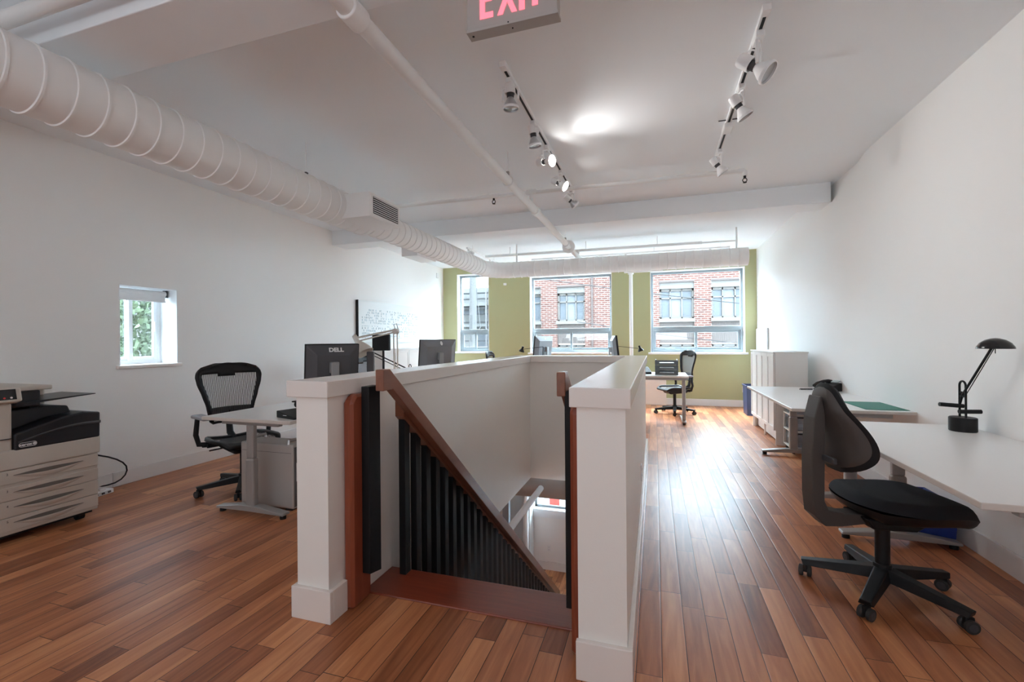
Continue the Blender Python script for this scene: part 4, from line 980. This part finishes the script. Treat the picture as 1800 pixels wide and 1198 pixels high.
# black output section
g = G(); g.prism([(-.118, .592), (.35, .592), (.352, .775), (.25, .79), (.12, .77), (-.118, .70)], -.05, FX+.016, 'x')
g.done('output_section', CHAR, t, bevel=.012, seg=3)
g = G(); g.grid(lambda u, v: Vector((FX+.0175+.004*math.sin(PI*v), -.10+.45*u, .660+.058*math.sin(PI*min(1, u*1.05)*.62)+.020*v*(.5+.5*u)-.02)), 20, 3)
g.done('accent_line', mat('charcoal_trim', (.06, .062, .068), .3), t, smooth=True, solid=.002)
g = G(); g.prism([(-.118, .86), (-.118, .96), (.05, .965), (.05, .86)], -.05, FX-.06, 'x'); g.done('scanner_arm', CHAR, t, bevel=.008)
g = G(); M = Matrix.Translation((0, .05, .885)) @ Matrix.Rotation(R(4), 4, 'X'); g.prism([(-.14, 0), (.30, 0), (.30, .006), (-.14, .018)], -.10, FX-.03, 'x', M); g.done('output_tray', CHAR, t, bevel=.002)
g = G(); g.prism([(-.11, .70), (-.11, .84), (.10, .85), (.22, .835), (.24, .78), (.10, .77)], -.05, FX-.10, 'x'); g.done('tray_ramp', CHAR, t, bevel=.010)
B('tray_support', FX-.16, FX-.12, .02, .06, .83, .90, BLACK, t)
B('lid', -.32, FX-.07, -.42, .12, .965, .995, BEIGE, t, bevel=.008)
# control panel
M = Matrix.Translation((FX+.02, -.27, .945)) @ Matrix.Rotation(R(-14), 4, 'Y')
G().box(-.02, .055, -.18, .165, -.045, .045, M).done('control_panel', BEIGE, t, bevel=.012)
cp = G().box(.0555, .0575, -.165, .135, -.030, .036, M).done('screen', GLOSSBLK, t)
g = G(); g.lathe([(0, .0015), (.006, .001), (.006, 0)], M @ Matrix.Translation((.0578, .078, -.018)) @ Matrix.Rotation(PI/2, 4, 'Y'), 14); g.done('red_button', mat('red_button', (.6, .05, .05), .4), t)
g = G(); g.lathe([(0, .0015), (.006, .001), (.006, 0)], M @ Matrix.Translation((.0578, .110, -.018)) @ Matrix.Rotation(PI/2, 4, 'Y'), 14); g.done('round_button', PAPER, t)
# badge
def oval(w, h, n=40): return [((w if math.cos(a) > 0 else -w)/2*0+(w/2-h/2)*(1 if math.cos(a) > 0 else -1)+h/2*math.cos(a), h/2*math.sin(a)) for a in [2*PI*(k+.5)/n for k in range(n)]]
g = G(); M = Matrix.Translation((FX+.0180, -.055, .624))
g.tube([M @ Vector((0.0015, u, v)) for u, v in oval(.088, .027)], .0013, 6, closed=True); g.done('badge', PAPER, t)
text('lettering', 'xerox', .024, PAPER, t, (FX+.0190, -.066, .624), (PI/2, 0, PI/2), .0006, 1.1, .0006)
g = G(); g.lathe([(0, .002), (.009, .001), (.009, -.001)], Matrix.Translation((FX+.0190, -.022, .624)) @ Matrix.Rotation(PI/2, 4, 'Y'), 18); g.done('badge_ball', mat('badge_silver', (.6, .6, .62), .3), t)
for k, (zb, zt_) in enumerate(((.385, .472), (.280, .362), (.175, .276), (.085, .171))):
    g = G(); g.box(FX-.01, FX+.006, Y0, Y1-.005, zb, zt_); d = g.done('drawer', BEIGE, t, bevel=.003)
    zm = (zb+zt_)/2+.010; g = G(); pl = []
    for q in range(17):
        u = q/16; pl.append((-.12+.37*u, zm-.012*math.sin(PI*u)-.004))
    for q in range(16, -1, -1):
        u = q/16; pl.append((-.12+.37*u, zm+.012*math.sin(PI*u)**1.0*.7))
    g.prism(pl, FX-.02, FX+.0068, 'x'); g.done('recess_shade_plate', mat('painted_recess_shadow', (.16, .14, .12), .6), d)  # dark plate on the drawer face colours in the shade of a recess
    g = G(); g.grid(lambda u, v: Vector((FX+.0065+.010*math.sin(PI*u)*math.sin(PI*v*.5+.0), -.125+.38*u, zm-.014*math.sin(PI*u)-.030*(1-v)*math.sin(PI*u)-.002)), 20, 5); g.done('handle_lip', BEIGE, d, smooth=True, solid=.002)
    text('numeral', str(k+2), .020, DKGREY, d, (FX+.0085, -.150, zm+.010), (PI/2, 0, PI/2), .0004)
for sy in (-.35, .27):
    for sx in (-.26, .24): G().cyl((sx, sy-.02, .03), (sx, sy+.02, .03), .03, n=18).done('caster', BLACK, t)
B('base_skirt', -.30, FX-.02, Y0+.02, Y1-.03, .045, .075, BLACK, t)
# power strip and cord
t = thing('power_strip', 'white power strip on the floor between copier and left wall', 'power strip', (-4.47, 2.56, 0), R(8))
B('body', -.035, .035, -.13, .09, 0, .036, WSTEEL, t, bevel=.006)
g = G()
for k in range(4): g.cyl((.0355, -.09+k*.05, .018), (.0365, -.11+k*.05, .018), .008, n=10)
g.done('socket', DKGREY, t); B('plug', -.02, .02, -.01, .04, .036, .06, WSTEEL, t, bevel=.004)
G().tube([Vector(p)-Vector((-4.25, 1.90, 0)) for p in ((-4.50, 2.22, .40), (-4.53, 2.40, .385), (-4.555, 2.60, .33), (-4.57, 2.76, .25), (-4.57, 2.84, .17), (-4.56, 2.82, .09), (-4.53, 2.72, .045), (-4.52, 2.58, .062))], .007, 10).done('power_cord', BLACK, bpy.data.objects['photocopier'], smooth=True, sub=1)

# ================================================================== OUTSIDE
struct(B('ground', -40, 40, 9.9, 60, -3.6, -3.45, CONC))
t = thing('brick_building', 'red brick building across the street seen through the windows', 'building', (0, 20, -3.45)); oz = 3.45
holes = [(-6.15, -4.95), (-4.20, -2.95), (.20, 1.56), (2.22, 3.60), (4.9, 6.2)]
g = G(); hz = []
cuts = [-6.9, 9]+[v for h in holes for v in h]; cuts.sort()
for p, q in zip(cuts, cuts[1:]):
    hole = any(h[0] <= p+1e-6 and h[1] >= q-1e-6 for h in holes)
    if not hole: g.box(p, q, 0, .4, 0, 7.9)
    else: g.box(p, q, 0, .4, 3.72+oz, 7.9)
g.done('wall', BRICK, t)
for h in holes:
    a, b = h
    s = B('lintel', a, b, .06, .35, 3.42+oz, 3.72+oz, STONE, t); B('lintel_shadow', a-.02, b, -.03, .06, 3.68+oz, 3.74+oz, BROWNB, s)  # dark brown strip stands in for the shadow at the lintel head
    B('window_sill', a-.03, b+.03, -.10, .3, 2.02+oz, 2.16+oz, STONE, t)
    g = G()
    n = int((b-a)/.07)
    g.box(a, b, .10, .3, 1.13+oz, 2.02+oz)
    for k in range(n): g.box(a+k*.07, a+k*.07+.03, .085, .10, 1.13+oz, 2.02+oz)
    g.done('spandrel_panel', RIBBED, t)
    g = G(); y = .20; fr = .05
    for (z0_, z1_) in ((2.16+oz, 3.42+oz), (-.4+oz, 1.10+oz)):
        g.box(a, a+fr*1.6, y, y+.08, z0_, z1_); g.box(b-fr*1.6, b, y, y+.08, z0_, z1_); g.box(a, b, y, y+.08, z1_-.10, z1_); g.box(a, b, y, y+.08, z0_, z0_+.07)
        g.box(a, b, y, y+.08, z1_-.42, z1_-.36); g.box(a+(b-a)*.30, a+(b-a)*.30+fr, y, y+.08, z0_, z1_); g.box(a+(b-a)*.64, a+(b-a)*.64+fr, y, y+.08, z0_, z1_)
    w = g.done('window_frame', STONE, t)
    B('pane', a, b, .30, .31, 2.16+oz, 3.42+oz, DKWIN, w); B('pane', a, b, .30, .31, -.4+oz, 1.10+oz, DKWIN, w)
    B('curtain', a+(b-a)*.34, a+(b-a)*.62, .292, .298, 2.2+oz, 3.35+oz, mat('curtain_grey', (.095, .10, .11), .8), w)
    B('wall_below', a, b, 0, .4, 0, -.4+oz, BRICK, t)
B('downspout', -2.66, -2.58, -.08, 0, 0, 7.9, BROWNB, t)
t = thing('utility_pole', 'grey weathered utility pole outside the leftmost green-wall window', 'pole', (-5.84, 14, -3.45))
G().tube([(0, 0, 0), (.06, 0, 10)], [.15, .10], 16).done('shaft', POLE, t, smooth=True); g = G(); g.tube([(.1, 0, 7.2), (.25, .1, 5.2), (.16, 0, 5.0)], .012, 6); g.done('cable', POLE, t)
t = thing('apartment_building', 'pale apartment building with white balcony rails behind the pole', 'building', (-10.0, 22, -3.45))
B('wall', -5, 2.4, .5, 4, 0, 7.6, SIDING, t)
for z in (3.80, 3.50, 3.02, 2.70, 2.28, 1.3): B('balcony_rail', -5, 1.9, -.05, .02, z+oz-.035, z+oz+.035, BLACK, t)
for z in (2.05, 3.15): B('balcony_slab', -5, 1.9, 0, .5, z+oz, z+oz+.18, SIDING, t)
B('balcony_post', 1.60, 1.68, -.1, 0, 0, 7.6, mat('grey_post', (.09, .085, .085), .7), t); B('balcony_post', 1.84, 1.90, -.1, 0, 0, 7.6, STONE, t)
for (a, b, c, d) in ((-.1, .5, 2.70, 2.95), (.9, 1.3, 2.72, 2.95), (1.0, 1.4, 1.0, 1.7)): B('window', a, b, .46, .52, c+oz, d+oz, DKWIN, t)
def wire(p, q, lab):
    p, q = Vector(p), Vector(q); pts = [p.lerp(q, k/16)-Vector((0, 0, .12*math.sin(PI*k/16))) for k in range(17)]
    tag(G().tube(pts, .013, 6).done('overhead_wire', BLACK, smooth=True), lab, 'wire')
wire((-5.78, 13.868, 3.70), (6, 13.8, 1.75), 'dark overhead wire sloping across the windows, the upper one'); wire((-2.3, 14, 1.86), (6, 14, .8), 'dark overhead wire low in the right window, the lower one')
def tree(loc, r, h, lab, n, seed):
    rd = random.Random(seed); t = thing('leafy_tree', lab, 'tree', loc)
    G().tube([(0, 0, 0), (.1, 0, h*.5), (0, .1, h)], [.16, .12, .05], 10).done('trunk', BARK, t, smooth=True)
    g = G()
    for k in range(n):
        v = Vector((rd.gauss(0, 1), rd.gauss(0, 1), rd.gauss(0, 1))).normalized()*r*rd.random()**.4; v.z = v.z*1.15+h
        a = rd.random()*6.28; b = rd.random()*3; s = rd.uniform(.035, .075)
        M = Matrix.Translation(v) @ Matrix.Rotation(a, 4, 'Z') @ Matrix.Rotation(b, 4, 'X')
        q = [g.b.verts.new(M @ Vector(p)) for p in ((-s*.5, -s, 0), (s*.5, -s, .01), (s*.6, s*.4, 0), (0, s*1.2, .02), (-s*.6, s*.4, 0))]; g._face(q)
    tag(g.done('foliage', LEAF, t), kind='stuff')
    return t
tree((-9.6, 6.6, -3.45), 2.6, 5.2, 'green leafy tree outside the small left window', 17000, 3)
tree((-10.6, 19.5, -3.45), 1.2, 6.6, 'pale green tree far outside the leftmost green-wall window', 900, 5)
struct(B('ground_side', -40, -4.95, -20, 9.9, -3.6, -3.45, CONC))
t = thing('pale_house', 'pale house wall behind the tree outside the small left window', 'building', (-17, 6, -3.45)); B('wall', -1, 0, -12, 14, 0, 13, SIDING, t); B('window', 0, .05, 1, 2, 4, 5.4, DKWIN, t)  # wall raised beyond the view to block sky glow on the floor
t = thing('street_sign', 'red sign outside seen through the lower floor window', 'sign', (-2.63, 12.0, -3.45)); B('panel', -.14, .14, -.02, .0, .20, .50, mat('sign_red', (.30, .03, .02), .6), t, bevel=.01); B('post', -.02, .02, 0, .03, 0, .5, GREYMET, t)
